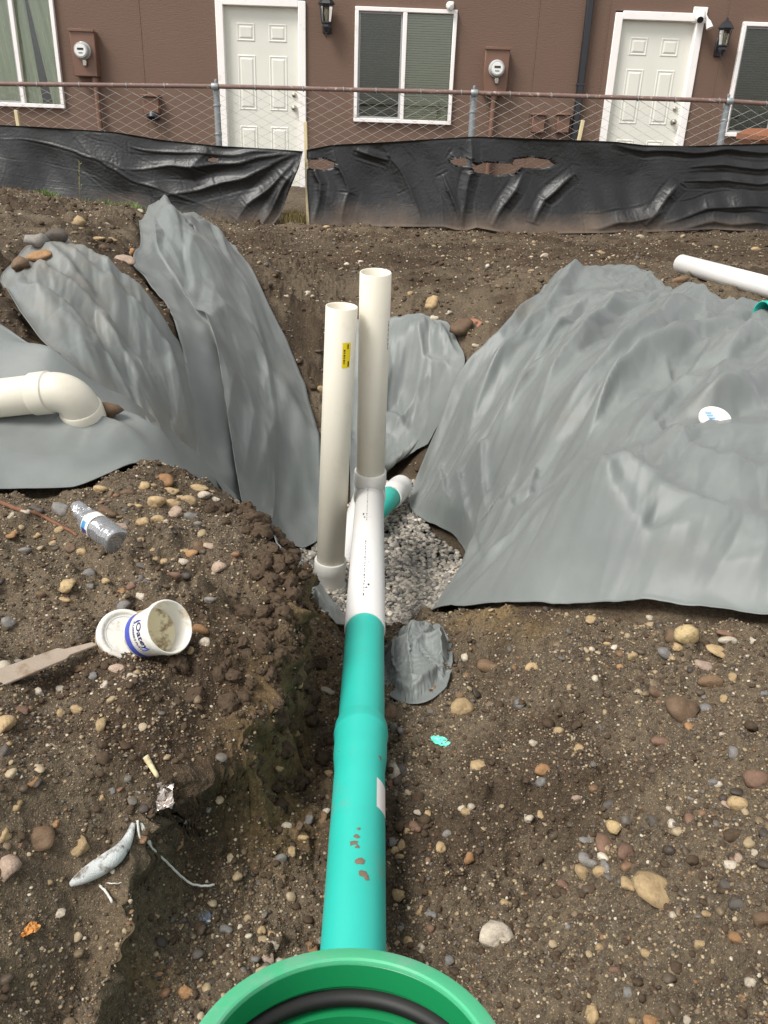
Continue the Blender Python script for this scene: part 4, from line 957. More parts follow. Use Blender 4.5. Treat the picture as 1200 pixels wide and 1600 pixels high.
for (h, a, r_) in ((hb+.37,.02,.006),(hb+.385,.1,.009),(hb+.395,-.03,.005),(hb+.43,-.12,.010),(hb+.455,-.22,.013),(hb+.46,-.35,.008),(hb+.35,-.04,.004),(hb+.12,-.9,.006),(hb+.1,.95,.008)):
    f = Vector((0,-.05,1)); f = (f-dG*f.dot(dG)).normalized(); s_ = dG.cross(f)
    c = J+dG*h+(f*math.cos(a)+s_*math.sin(a))*.0535
    ico = []; n = 9
    vs = [c+(f*math.cos(a)+s_*math.sin(a))*.003]+[c+(dG*math.cos(q)*r_*random.uniform(.5,1.2)+(s_*math.cos(a)-f*math.sin(a))*math.sin(q)*r_*random.uniform(.5,1.2))+(f*math.cos(a)+s_*math.sin(a))*.0004 for q in np.linspace(0,2*PI,n,endpoint=False)]
    keep(t, MB().add(vs, [(0,k+1,(k+1)%n+1) for k in range(n)]).build('mud_spot', M['mud'], smooth=True))
# buried pipe behind the standpipes and green stub wrapped in fabric
t = thing('drain_pipe', 'white drain pipe lying on gravel behind the shorter standpipe', 'pipe', bk)
en = at_z(572, 770, -.27); keep(t, hollow(MB(), mid+(bk-mid)*.2, en, .0572, .051).build('pipe', M['pvc_white'], auto=50))
blue = simple('blue_print', lin((90,160,190)), .5)
dK = (en-mid).normalized()
for h in (.30,.34,.40): patch(mid, dK, .0576, (-.6,-.3,.8), (-.5,.3), h, h+.012, 'print_band', blue, t)
k0 = at_z(580, 806, -.25); k1 = at_z(611, 775, -.25); k2 = at_z(634, 752, -.27); dk = (k2-k0).normalized()
t = thing('pipe_stub', 'teal pipe stub with white end cap behind the tee', 'pipe', k1)
keep(t, hollow(MB(), k0, k1, .0535, .047).build('pipe', M['pvc_green'], auto=50))
keep(t, MB().lathe([(.054,-.05),(.061,-.05),(.063,-.046),(.063,.03),(.061,.034),(.060,.10),(.056,.13),(.045,.15),(0,.155)], axis_mat(k1+dk*.03, dk), 40).build('end_cap', M['pvc_white'], auto=40))

# white elbow pipe on the left sheet
def at_depth(px, py, dep):
    a = (px-600)/F; b = (800-py)/F
    return Vector((0,0,CZ))+(cr*a+cu*b+FW)*dep
Q0 = at_depth(60, 615, 2.46); Q9 = at_depth(-220, 648, 2.56)
t = thing('elbow_pipe', 'cream white pipe with an elbow end resting on the flat fabric sheet', 'pipe', Q0)
keep(t, hollow(MB(), Q9, Q0, .0572, .051).build('pipe', M['pvc_cream'], auto=50))
dQ = (Q0-Q9).normalized()
keep(t, MB().lathe([(.0575,0),(.061,0),(.0632,.003),(.0632,.052),(.0585,.056)], axis_mat(Q0-dQ*.015, dQ), 48).build('hub', M['pvc_elbow'], auto=40))
s0 = Q0+dQ*.03; s2 = at_depth(127, 641, 2.50); s1 = Q0+dQ*.108
keep(t, ring_tube(MB(), bez(s0, s1, s2, 18), [.0588]*18).build('elbow', M['pvc_elbow'], auto=50))
dE = (s2-s1).normalized()
keep(t, MB().lathe([(.0555,.05),(.0632,.05),(.0640,.046),(.0640,.004),(.0618,0),(.0555,0)], axis_mat(s2-dE*.012, dE), 48, True).build('hub', M['pvc_elbow'], auto=40))

# pipes lying by the right edge
a, b = at_z(1064, 412, .645), at_z(1290, 473, .64)
t = thing('loose_pipe', 'white pipe length lying on the soil above the right sheet', 'pipe', a)
keep(t, hollow(MB(), a, b, .0572, .051).build('pipe', M['pvc_white'], auto=50))
a = at_z(1190, 489, .67); b = a+Vector((.75,.30,-.01))
t = thing('loose_pipe', 'teal pipe end lying beside the loose white pipe', 'pipe', a)
keep(t, MB().lathe([(.047,.8),(.047,.01),(.049,0),(.0535,0),(.0545,.004),(.0545,.8)], axis_mat(a, b-a), 40).build('pipe', M['pvc_green'], auto=50))

# big green bell close to the camera
bc = at_depth(543, 1668, .472); al = math.radians(13); nb = Vector((-.01, math.sin(al), math.cos(al))).normalized()
t = thing('riser_pipe', 'open green riser with a wide bell and black rubber gasket inside', 'pipe', bc-nb*.75)
keep(t, MB().lathe([(.083,-.0205),(.083,-.004),(.0835,-.0035),(.0950,-.0035),(.0955,-.004),(.0955,-.085),(.093,-.1),(.086,-.12),(.0855,-.74)], axis_mat(bc, nb), 96).build('bell', M['pvc_bell'], auto=35))
keep(t, MB().lathe([(.083,-.0206),(.0865,-.022),(.0865,-.039),(.0795,-.041),(.0793,-.74)], axis_mat(bc, nb), 96).build('inner_wall', M['pvc_bell'], auto=35))
M['rim'] = pvc('skylit_scuffed_rim', lin((72,168,122)), .45, lin((110,164,136)), .5, .7, 30, .1)  # paler green: sky light on the rim put into its colour, plus scuffs
keep(t, MB().lathe([(.0831,-.0036),(.0836,-.001),(.0850,0),(.0928,0),(.0952,-.0012),(.0957,-.0036)], axis_mat(bc, nb), 96).build('rim', M['rim'], auto=35))
keep(t, MB().lathe([(.0862,-.0250),(.0825,-.026),(.0800,-.028),(.0792,-.031),(.080,-.034),(.0862,-.0370)], axis_mat(bc, nb), 96).build('gasket', M['gasket'], auto=50))

# ------------------------------------------------------------------ litter on the left bank
def hitH(px, py): return Vector([float(v) for v in hit([px], [py], H)[0]])
M['tub'] = pvc('tub_plastic', lin((226,223,214)), .4, lin((170,146,114)), .54, .7, 24); M['tub_blue'] = simple('label_blue', lin((62,76,168)), .4, .04); M['label'] = simple('label_cream', lin((232,228,218)), .4, .02)
M['navy'] = simple('navy_ink', lin((34,38,92)), .4, .03); M['putty'] = simple('putty_residue', lin((226,216,180)), .6, .06, 20, dirt=lin((150,126,92)), dirt_lo=.52, dirt_hi=.62, dirt_scale=26)
ax = Vector((.74,-.40,.52)).normalized()
tb = hitH(224, 1022)+Vector((0,0,.046))
t = thing('putty_tub', 'white plumber putty tub with blue band tipped open on the left bank', 'tub', tb)
AT = axis_mat(tb, ax); HT = .098
keep(t, MB().lathe([(0,0),(.043,0),(.0455,.003),(.0525,HT-.016),(.0550,HT-.016),(.0560,HT-.012),(.0560,HT-.003),(.0545,HT),(.0525,HT),(.0515,HT-.003),(.0440,.004),(0,.004)], AT, 56).build('tub_body', M['tub'], auto=40))
keep(t, MB().lathe([(.0436,.006),(.0480,.050),(.0470,.05),(0,.012)], AT, 40).build('putty_residue', M['putty'], auto=50))
def cone_r(h): return .0455+(.0525-.0455)*(h-.003)/(HT-.019)
keep(t, MB().lathe([(cone_r(.010)+.0004,.010),(cone_r(.028)+.0004,.028)], AT, 56).build('blue_band', M['tub_blue'], smooth=True))
def cone_text(txt, size, ang0, h, name, mat, parent, up=False):
    cu_ = bpy.data.curves.new('lettering', 'FONT'); cu_.body = txt; cu_.size = size; cu_.align_x = 'CENTER'; cu_.align_y = 'CENTER'; cu_.offset = size*.018
    ob = bpy.data.objects.new('lettering', cu_); me = bpy.data.meshes.new_from_object(ob); bpy.data.objects.remove(ob)
    vs = []
    for v in me.vertices:
        # letters run round the tub, their tops towards the rim
        hh = h+v.co.y; r = cone_r(hh)+.0008; a = ang0+v.co.x/r
        vs.append(AT @ Vector((r*math.cos(a), r*math.sin(a), hh)))
    for i, v in enumerate(me.vertices): v.co = vs[i]
    me.name = name; me.materials.clear()
    return keep(parent, link(name, me, mat))
# angle (about the tub axis) that faces the camera
fl = AT.inverted().to_3x3() @ (Vector((0,0,CZ))-tb); fa = math.atan2(fl.y, fl.x)
cone_text('Oatey', .024, fa+.02, .064, 'lettering', M['navy'], t); cone_text("PLUMBER'S PUTTY", .0085, fa, .044, 'lettering', M['navy'], t)
for s_ in (-1, 1):
    pts = []
    for k in range(9):
        q = (k/8-.5)*1.7; a = fa+s_*(.50+.12*math.cos(q)); hh = .060+.016*math.sin(q); r = cone_r(hh)+.0012
        pts.append(AT @ Vector((r*math.cos(a), r*math.sin(a), hh)))
    keep(t, MB().tube(pts, [.0006+.0012*math.sin(PI*k/8) for k in range(9)], 6).build('logo_arc', M['tub_blue']))
lc = tb-ax*.006+Vector((-.030,.0,.002)); ln = Vector((.50,-.42,.76)).normalized()
t = thing('tub_lid', 'round white lid leaning behind the tipped putty tub', 'lid', lc)
keep(t, MB().lathe([(0,.002),(.046,.002),(.0475,.006),(.050,.008),(.054,.008),(.057,.004),(.058,0),(.058,-.009),(.0565,-.009),(.056,-.001),(0,-.001)], axis_mat(lc, ln), 56).build('lid_disc', M['tub'], auto=40))
keep(t, MB().lathe([(.040,.0024),(.041,.0034),(.0425,.0034),(.043,.0024)], axis_mat(lc, ln), 56).build('lid_ridge', M['tub'], auto=40))

def clear_mat():
    mt, t, b = nodes('clear_plastic'); tr = N(t, 'ShaderNodeBsdfTransparent'); tr.inputs[0].default_value = (.93,.95,.96,1)
    gl = N(t, 'ShaderNodeBsdfGlossy'); gl.inputs['Roughness'].default_value = .06; gl.inputs[0].default_value = (1,1,1,1)
    lw = N(t, 'ShaderNodeLayerWeight'); lw.inputs[0].default_value = .62
    mx = N(t, 'ShaderNodeMixShader'); t.links.new(lw.outputs['Fresnel'], mx.inputs[0]); t.links.new(tr.outputs[0], mx.inputs[1]); t.links.new(gl.outputs[0], mx.inputs[2])
    df = N(t, 'ShaderNodeBsdfDiffuse'); df.inputs[0].default_value = (.8,.82,.84,1); m2 = N(t, 'ShaderNodeMixShader'); m2.inputs[0].default_value = .16
    t.links.new(mx.outputs[0], m2.inputs[1]); t.links.new(df.outputs[0], m2.inputs[2]); t.links.new(m2.outputs[0], t.nodes['Material Output'].inputs[0])
    bn = N(t, 'ShaderNodeBump'); bn.inputs['Strength'].default_value = .25; bn.inputs['Distance'].default_value = .004
    t.links.new(tnoise(t, objco(t), 32, 2, .4, .4), bn.inputs['Height']); t.links.new(bn.outputs[0], gl.inputs['Normal']); t.links.new(bn.outputs[0], lw.inputs['Normal'])
    return mt
M['clear'] = clear_mat()
b0, b1 = hitH(121, 822), hitH(213, 886); db = (b1-b0); db.z = 0; db.normalize(); db.z = -.03
bo = b0+Vector((0,.01,.034))
t = thing('water_bottle', 'clear ribbed plastic water bottle lying on the stony left bank', 'bottle', bo)
prof = [(.0125,0),(.0125,.012),(.016,.013),(.016,.016),(.0125,.017),(.013,.026),(.02,.042),(.029,.062),(.0325,.075),(.0325,.078)]
z = .078
prof += [(.0315,.08),(.0315,.112),(.0325,.114)]
for k in range(8): prof += [(.0330,.116+.0095*k),(.0330,.119+.0095*k),(.0296,.1215+.0095*k),(.0296,.1235+.0095*k)]
prof += [(.0328,.196),(.031,.203),(.024,.206),(.018,.202),(0,.199)]
bmb = MB().lathe(prof, axis_mat(bo, db), 40)
bd = bmb.build('bottle_body', M['clear'], smooth=True)
for v in bd.data.vertices:   # squeezed plastic
    q = v.co-bo; k = math.sin(q.length*60+q.x*90)*.0012; v.co += Vector((k, k*.6, -k))
keep(t, bd)
keep(t, MB().lathe([(.0322,.081),(.0322,.111)], axis_mat(bo, db), 40).build('paper_label', M['label'], smooth=True))
fl = axis_mat(bo, db).inverted().to_3x3() @ (Vector((0,0,CZ))-bo); fb = math.atan2(fl.y, fl.x)
def bband(a0, a1, h0, h1, mat, nm):
    A_ = axis_mat(bo, db); vs = []; n = 8
    for h in (h0, h1):
        for k in range(n): a = a0+(a1-a0)*k/(n-1); vs.append(A_ @ Vector((.0326*math.cos(a), .0326*math.sin(a), h)))
    keep(t, MB().add(vs, [(k,k+1,n+k+1,n+k) for k in range(n-1)]).build(nm, mat, smooth=True))
sg = 1 if (axis_mat(bo, db) @ Vector((math.cos(fb+.6), math.sin(fb+.6), 0))).z < (axis_mat(bo, db) @ Vector((math.cos(fb-.6), math.sin(fb-.6), 0))).z else -1
bband(fb+sg*.2, fb+sg*.75, .084, .100, simple('label_sky_blue', lin((70,140,190)), .4), 'label_print'); bband(fb+sg*.75, fb+sg*1.1, .084, .108, simple('label_navy', lin((40,70,120)), .4), 'label_print'); bband(fb+sg*1.1, fb+sg*1.25, .082, .100, simple('label_red', lin((150,60,70)), .4), 'label_print')

import bmesh
def ico(sub, seed, amp=.18, freq=1.3, facet=0.0):
    bm = bmesh.new(); bmesh.ops.create_icosphere(bm, subdivisions=sub, radius=1)
    r = random.Random(seed); dirs = [Vector((r.gauss(0,1), r.gauss(0,1), r.gauss(0,1))).normalized() for _ in range(9)]; ph = [r.uniform(0,6) for _ in range(9)]
    for v in bm.verts:
        n = v.co.normalized(); k = sum(math.sin(n.dot(d)*freq*(1+i*.25)+p)/(1+i*.35) for i, (d, p) in enumerate(zip(dirs, ph)))*amp/2
        for d in dirs[:5]:           # flats
            s_ = n.dot(d)
            if facet and s_ > 1-facet: k -= (s_-(1-facet))*.9
        v.co = n*(1+k)
    me = bpy.data.meshes.new('stone'); bm.to_mesh(me); bm.free()
    me.polygons.foreach_set('use_smooth', [True]*len(me.polygons)); return me
# crumpled clear plastic above the bottle
pc = hitH(134, 815)+Vector((0,0,.018))
me = ico(3, 5, .5, 3.2, .4); me.polygons.foreach_set('use_smooth', [False]*len(me.polygons))
o = link('plastic_scrap', me, M['clear']); o.location = pc; o.scale = (.036,.03,.026); tag(o, 'crumpled clear plastic scrap touching the neck of the water bottle', 'plastic scrap')

# flat bar and twig
def slab(name, outline, mat, th, label, cat, lift=.006):
    P = hit([p[0] for p in outline], [p[1] for p in outline])
    # best plane through the footprint, so the piece stays straight
    A_ = np.c_[P[:,0], P[:,1], np.ones(len(P))]; co, *_ = np.linalg.lstsq(A_, P[:,2], rcond=None)
    z = A_ @ co+lift+.012
    n = len(P); vs = [(P[i,0], P[i,1], z[i]) for i in range(n)]+[(P[i,0], P[i,1], z[i]-th) for i in range(n)]
    fs = [tuple(range(n)), tuple(range(2*n-1, n-1, -1))]+[(i, n+i, n+(i+1)%n, (i+1)%n) for i in range(n)]
    mb = MB().add(vs, fs); o = mb.build(name, mat)
    bm = bmesh.new(); bm.from_mesh(o.data); bmesh.ops.recalc_face_normals(bm, faces=bm.faces); bm.to_mesh(o.data); bm.free()
    md = o.modifiers.new('bevel', 'BEVEL'); md.width = .0015; md.segments = 2
    return tag(o, label, cat)
M['bar'] = simple('rusty_flat_steel', lin((150,136,120)), .65, .14, 14, .4, dirt=lin((116,92,70)), dirt_lo=.52, dirt_hi=.68, dirt_scale=16)
slab('flat_bar', [(-70,1092),(0,1061),(92,1024),(103,1027),(146,1014),(153,1018),(113,1036),(106,1043),(0,1089),(-70,1121)], M['bar'], .005, 'rusty flat steel bar with a narrow tang lying on the left bank', 'steel bar', .008)
M['twig'] = simple('root_bark', lin((112,76,54)), .8, .2, 40, .4)
def strand(name, px, r, mat, label, cat, lift, n=7, sub=5):
    P = np.array(px, float); q = resample(P, len(px)*sub); h_ = hit(q[:,0], q[:,1], H)
    pts = [Vector(p)+Vector((0,0,lift+.004*math.sin(i*1.7))) for i, p in enumerate(h_)]
    for _ in range(2): pts = [pts[0]]+[(pts[i-1]+pts[i]*2+pts[i+1])/4 for i in range(1, len(pts)-1)]+[pts[-1]]
    rs = r if not isinstance(r, tuple) else [r[0]+(r[1]-r[0])*i/(len(pts)-1) for i in range(len(pts))]
    return tag(MB().tube(pts, rs, n).build(name, mat, smooth=True), label, cat)
strand('root', [(-25,770),(0,788),(30,800),(60,806),(90,822),(120,838)], (.007,.004), M['twig'], 'thin brown root lying under the neck of the water bottle', 'root', .006)
strand('root', [(228,1190),(238,1207),(246,1220)], (.006,.004), M['stake_wood'], 'pale broken root stub poking from the dark bank face', 'root', .012)
M['string'] = simple('white_string', lin((206,204,196)), .8, .06, 60)
strand('string', [(217,1298),(219,1320),(226,1342),(236,1350),(238,1338),(232,1320),(222,1300),(226,1322),(240,1342),(262,1362),(282,1382),(300,1396),(320,1399),(336,1397)], .0022, M['string'], 'looped white string hanging from the cut bank', 'string', .024, 6, 6)
strand('string', [(157,1392),(166,1400),(176,1416)], .0022, M['string'], 'short stiff white cord end below the foam strip', 'string', .012, 6)
strand('wire_strand', [(168,1388),(185,1389),(205,1384)], .001, M['string'], 'fine pale fibre sticking out below the foam strip', 'fibre', .012, 5)
# foam strip and foil
M['foam'] = simple('white_foam', lin((190,194,192)), .8, .12, 40, 1.0, dirt=lin((104,92,78)), dirt_lo=.5, dirt_hi=.62, dirt_scale=38)
P = resample([(112,1396),(130,1385),(155,1370),(182,1352),(197,1336),(206,1315),(210,1300)], 26); h_ = hit(P[:,0], P[:,1], H)
pts = [Vector(p)+Vector((0,0,.020)) for p in h_]
for _ in range(4): pts = [pts[0]]+[(pts[i-1]+pts[i]*2+pts[i+1])/4 for i in range(1, len(pts)-1)]+[pts[-1]]
rr = [max(.002, .0155*math.sin(PI*min(1, (i+.6)/26*1.15))**.6) if i < 17 else .013-.001*(i-16) for i in range(26)]
fo = MB().tube(pts, rr, 12).build('foam_strip', M['foam'], smooth=True); tag(fo, 'curved white foam strip sticking out of the left bank', 'foam strip')
M['foil'] = simple('silver_foil', lin((214,206,200)), .28, .08, 30, metal=.55)
def crumple(name, px, py, sx, sy, mat, seed, label, cat, n=15, lift=.012, amp=.016, tilt=(.5,0,.2), round_=False):
    r = np.random.default_rng(seed); c = hitH(px, py)
    u, v = np.meshgrid(np.linspace(-1,1,n), np.linspace(-1,1,n))
    if round_: k_ = np.maximum(np.abs(u), np.abs(v))/(np.hypot(u, v)+1e-6); u, v = u*k_, v*k_
    X = u*sx+r.normal(0,.06,u.shape)*sx; Y = v*sy+r.normal(0,.06,u.shape)*sy
    Z = np.abs(noise(u*1.6, v*1.6, seed))*amp*2+np.abs(noise(u*3.5, v*3.5, seed+1))*amp+r.normal(0,.0012,u.shape)
    o = np_mesh(name, np.stack([X,Y,Z],-1).reshape(-1,3), grid_faces(n,n), mat, smooth=False)
    o.location = c+Vector((0,0,lift)); o.rotation_euler = tilt; o.modifiers.new('thickness','SOLIDIFY').thickness = .0008
    return tag(o, label, cat)
crumple('foil_scrap', 244, 1256, .030, .022, M['foil'], 61, 'crumpled silver foil scrap on the edge of the left bank', 'foil scrap', 17, .010, .014)
M['green_scrap'] = simple('pale_teal_plastic', lin((110,220,196)), .4, .05)
crumple('plastic_scrap', 689, 1161, .028, .012, M['green_scrap'], 62, 'pale teal plastic chip lying on soil right of the teal pipe', 'plastic scrap', 9, .004, .003, (.25,0,-.55), True)
M['blue_bit'] = simple('blue_plastic', lin((70,130,200)), .5, .1)
for k, (x, y, lb) in enumerate(((638,843,'bright blue plastic bit on the gravel near the fabric strip'),(620,925,'small blue plastic bit on gravel beside the white run'),(675,845,'tiny blue plastic fleck at the edge of the gravel'))):
    crumple('plastic_scrap', x, y, .014-.004*k, .011-.003*k, M['blue_bit'], 70+k, lb, 'plastic scrap', 7, .012, .006, (.2,0,k), True)
M['slate'] = simple('blue_grey_slate', lin((92,104,120)), .5, .1, 20)
crumple('slate_chip', 320, 1436, .011, .014, M['slate'], 81, 'blue grey slate chip on the trench floor left of the teal pipe', 'stone chip', 7, .004, .002, (.3,0,.3), True)
M['orange'] = simple('orange_clay', lin((196,136,70)), .7, .15, 30)
crumple('clay_lump', 44, 1458, .017, .012, M['orange'], 82, 'rough orange clay lump near the lower edge of the bank', 'clay lump', 11, .004, .005, (0,0,.5), True)
M['brick'] = simple('broken_brick', lin((150,96,74)), .8, .15, 20, .4)
slab('brick_piece', [(722,505),(742,507),(760,515),(756,522),(738,517),(722,511)], M['brick'], .02, 'broken orange brick piece on soil behind the square stone', 'brick piece', .02)
# paper label on the right sheet
c = hitH(1103, 722)
def sheet_z(nm, x, y):
    Q = SHEETS[nm]['Q'].reshape(-1,3); return float(Q[np.argmin((Q[:,0]-x)**2+(Q[:,1]-y)**2), 2])
c.z = sheet_z('E', c.x, c.y)+.004
t = thing('can_lid', 'round white label with blue print lying on the wide right sheet', 'label', c)
keep(t, MB().lathe([(0,.004),(.048,.002),(.05,0),(.05,-.008),(.046,-.008)], axis_mat(c, (0,-.45,.9)), 32).build('label_disc', M['label'], auto=40))
blu = simple('pale_blue_print', lin((150,185,220)), .5)
for k in range(4): keep(t, MB().box(c+Vector((-.012-.003*k,-.0028-.004+.0105*k-.012,.0035+.0052*k-.006)), (.022,.007,.0012), Matrix.Rotation(.46,4,'X')).build('label_print', blu))

# ------------------------------------------------------------------ stones
SV = [ico(2, 100+k, .36, 1.7, .38) for k in range(10)]
TRACED = {
 'on the left bank below the bottle': [(8,1130,28,40,'t'),(8,1175,20,22,'d'),(55,1220,22,20,'o'),(28,1255,18,22,'t'),(65,1313,42,38,'b'),(128,1321,28,28,'t'),(8,1305,20,24,'t'),(14,1355,32,38,'p'),(32,1322,17,15,'r'),(158,1132,18,20,'t'),(83,1168,20,11,'w'),(88,1285,13,15,'o'),(158,1247,17,13,'t'),(172,1237,18,10,'g'),(93,1426,19,12,'w'),
   (156,1001,22,24,'t'),(165,1017,16,14,'t'),(185,1046,23,12,'p'),(215,1051,14,12,'t'),(165,1070,14,13,'w'),(144,1057,16,13,'g'),(124,1045,14,14,'b'),(60,1082,19,13,'w'),(92,1077,22,10,'w'),(110,1097,17,14,'d'),(123,1107,16,14,'t'),(98,1112,11,17,'t'),(6,1045,22,26,'w'),(31,1036,16,14,'g'),(16,971,18,20,'g'),(31,1110,24,10,'r'),(175,1290,11,10,'t'),(76,1380,12,12,'t')],
 'beside the bottle on the left bank': [(100,795,33,27,'g'),(188,822,42,28,'p'),(246,785,27,24,'t'),(225,759,17,14,'t'),(258,753,27,21,'o'),(269,767,23,15,'t'),(315,762,24,13,'t'),(319,774,18,14,'w'),(296,781,21,15,'t'),(277,800,25,20,'p'),(273,786,20,15,'t'),(171,801,25,17,'b'),(158,765,21,17,'t'),(42,798,20,14,'w'),(60,796,18,20,'d'),(17,833,33,15,'o'),(40,862,18,14,'g'),
   (106,915,26,22,'y'),(140,897,18,17,'g'),(102,937,16,12,'t'),(64,931,17,15,'b'),(273,902,24,17,'r'),(290,860,18,14,'t'),(300,865,18,14,'o'),(329,852,20,18,'p'),(315,854,18,18,'b'),(285,880,20,18,'w'),(227,815,24,18,'t'),(225,882,20,15,'d'),(221,905,18,18,'d'),(223,930,18,18,'w'),(208,915,18,16,'r'),(204,964,25,22,'g'),(225,961,25,17,'t'),(194,948,20,18,'g'),(191,922,18,16,'o'),(342,888,22,20,'p'),(329,938,17,15,'g'),(315,984,22,19,'o'),(321,1003,16,15,'w'),(300,1017,14,11,'t'),(277,1020,29,16,'t'),(288,897,20,22,'d'),(143,915,15,13,'g'),(200,770,18,13,'b'),(240,760,12,12,'t'),(215,790,16,12,'t'),(128,862,18,14,'t'),(112,857,15,16,'b'),(238,858,19,11,'t'),(243,872,14,12,'t'),(256,879,13,12,'t'),(310,820,13,11,'g'),(330,770,12,10,'t'),(338,780,12,9,'w'),(283,776,12,10,'t'),(248,811,18,14,'t'),(300,805,18,12,'g'),(95,828,18,13,'t'),(60,836,14,11,'t'),(20,806,15,11,'w'),(85,848,15,11,'t')],
 'on the right-hand slope of the trench': [(767,1040,30,28,'b'),(724,1107,32,26,'t'),(809,1100,16,16,'g'),(832,1043,18,13,'t'),(1048,993,25,24,'b'),(1070,990,26,31,'y'),(1042,1018,22,19,'g'),(1057,1011,17,13,'t'),(1127,1017,41,20,'t'),(1102,1040,32,30,'p'),(1110,1064,29,20,'b'),(1067,1102,42,48,'b'),(1029,1082,22,20,'b'),(990,1026,18,15,'t'),(925,968,20,13,'t'),(1135,988,27,16,'r'),(1137,1000,22,13,'w'),(1177,1002,20,13,'w'),(1100,1108,20,15,'g'),(1144,1176,19,20,'g'),(1182,1219,34,28,'r'),(1153,1255,24,24,'t'),(1137,1255,17,20,'p'),(1124,1225,15,12,'w'),(1115,1223,14,18,'g'),
   (959,1292,19,22,'y'),(921,1313,28,20,'g'),(947,1321,25,37,'r'),(980,1334,25,24,'r'),(921,1344,25,25,'g'),(915,1361,27,22,'t'),(948,1353,14,22,'g'),(983,1380,18,27,'t'),(1027,1384,66,72,'t'),(938,1362,18,18,'t'),(1019,1282,20,18,'d'),(1048,1286,12,13,'w'),(1075,1280,17,20,'r'),(733,1338,26,26,'o'),(779,1463,50,34,'w'),(1096,1477,21,20,'t'),(1150,1463,18,21,'o'),(929,1584,22,28,'t'),(1023,1594,30,24,'o'),(792,1410,16,14,'t'),(883,1384,18,15,'r'),(1142,1352,18,28,'w'),(1131,1386,20,18,'d'),(1152,1413,20,20,'d'),(1192,1436,28,34,'b'),(744,1198,28,19,'t'),(850,1204,22,17,'o'),(848,1222,16,16,'g'),(906,1170,18,13,'t'),(873,1143,14,15,'t'),(834,1160,12,12,'w'),(900,1248,13,11,'p'),(955,1259,20,11,'d'),(733,1267,19,12,'t'),(777,1263,17,11,'d'),(827,1278,14,22,'w'),(846,1273,9,18,'t'),(1080,1135,18,22,'o'),(1033,1158,24,18,'r'),(1017,965,12,10,'w'),(945,1004,18,13,'t'),(1132,1092,14,12,'t'),(1146,1058,15,13,'t'),(1195,1085,14,13,'g'),(1130,1148,12,10,'w'),(1140,1298,14,13,'t'),(1180,1333,12,11,'w'),(1155,1341,14,13,'p'),(1010,1490,16,12,'t'),(1075,1594,14,12,'w'),(980,1550,18,14,'g'),(960,1515,14,11,'r'),(1175,1533,18,15,'w'),(990,1594,13,11,'t'),(1160,1560,13,11,'o'),(1050,1430,12,10,'w'),(1108,1428,18,12,'t')],
 'on the trench floor beside the teal pipe': [(422,1493,22,28,'p'),(430,1475,14,14,'w'),(458,1328,14,20,'t'),(355,1452,17,15,'g'),(428,1460,13,13,'t'),(294,1547,18,20,'o'),(249,1523,13,12,'o'),(440,1365,19,18,'b'),(490,1480,13,28,'o'),(618,1204,20,27,'w'),(632,1203,18,20,'d'),(614,1225,17,14,'r'),(513,1210,14,13,'t'),(507,1277,18,18,'b'),(624,1398,20,20,'t'),(671,1396,17,16,'t'),(657,1420,16,17,'t'),(674,1426,14,20,'g'),(653,1268,12,14,'w'),(667,1272,12,12,'t'),(612,1315,14,16,'g'),(628,1321,11,18,'t'),(618,1330,12,11,'t'),(625,1339,12,11,'t'),(513,1080,20,13,'w'),(610,1113,19,26,'b'),(616,1136,14,14,'g'),(628,1141,12,12,'g'),(485,1280,16,15,'g'),(470,1290,14,13,'b'),(475,1310,17,14,'t'),(440,1340,14,12,'g'),(650,1292,17,18,'r'),(640,1300,12,12,'t'),(690,1325,15,17,'t'),(735,1260,12,10,'w'),(700,1305,14,12,'g'),(400,1500,14,16,'g'),(410,1455,12,12,'t'),(505,1470,14,18,'g'),(640,1470,16,14,'t'),(660,1480,14,12,'w'),(700,1500,16,13,'g'),(625,1450,15,13,'g')],
 'on the soil of the yard behind the pit': [(677,474,27,24,'t'),(725,512,40,32,'b'),(822,495,17,17,'p'),(967,424,20,14,'y'),(1063,440,25,18,'b'),(1077,475,23,13,'t'),(1150,507,30,11,'t'),(125,348,31,21,'t'),(198,408,29,16,'p'),(206,396,18,18,'o'),(295,323,12,9,'w'),(298,331,9,7,'w'),(680,497,11,11,'w'),(155,372,18,8,'t'),(165,352,14,8,'w'),(178,375,12,8,'t'),(160,388,12,9,'b'),(235,440,16,8,'t'),(152,415,14,8,'w'),(1105,360,12,8,'w'),(940,395,11,8,'t'),(850,400,10,7,'w'),(700,490,12,9,'w'),(690,530,12,10,'g'),(745,540,11,9,'w'),(640,460,10,8,'t'),(480,460,11,9,'w'),(448,462,10,9,'w'),(500,610,12,12,'t'),(560,395,10,7,'t'),(510,355,10,6,'t'),(220,330,9,6,'w'),(1180,390,11,8,'t'),(1000,370,10,6,'w')],
 'holding down the muddy fabric sheet': [(68,423,40,34,'g'),(95,412,30,19,'d'),(72,450,36,17,'o'),(40,463,24,27,'b')],
 'under the mouth of the white elbow pipe': [(173,682,46,36,'b')],
}
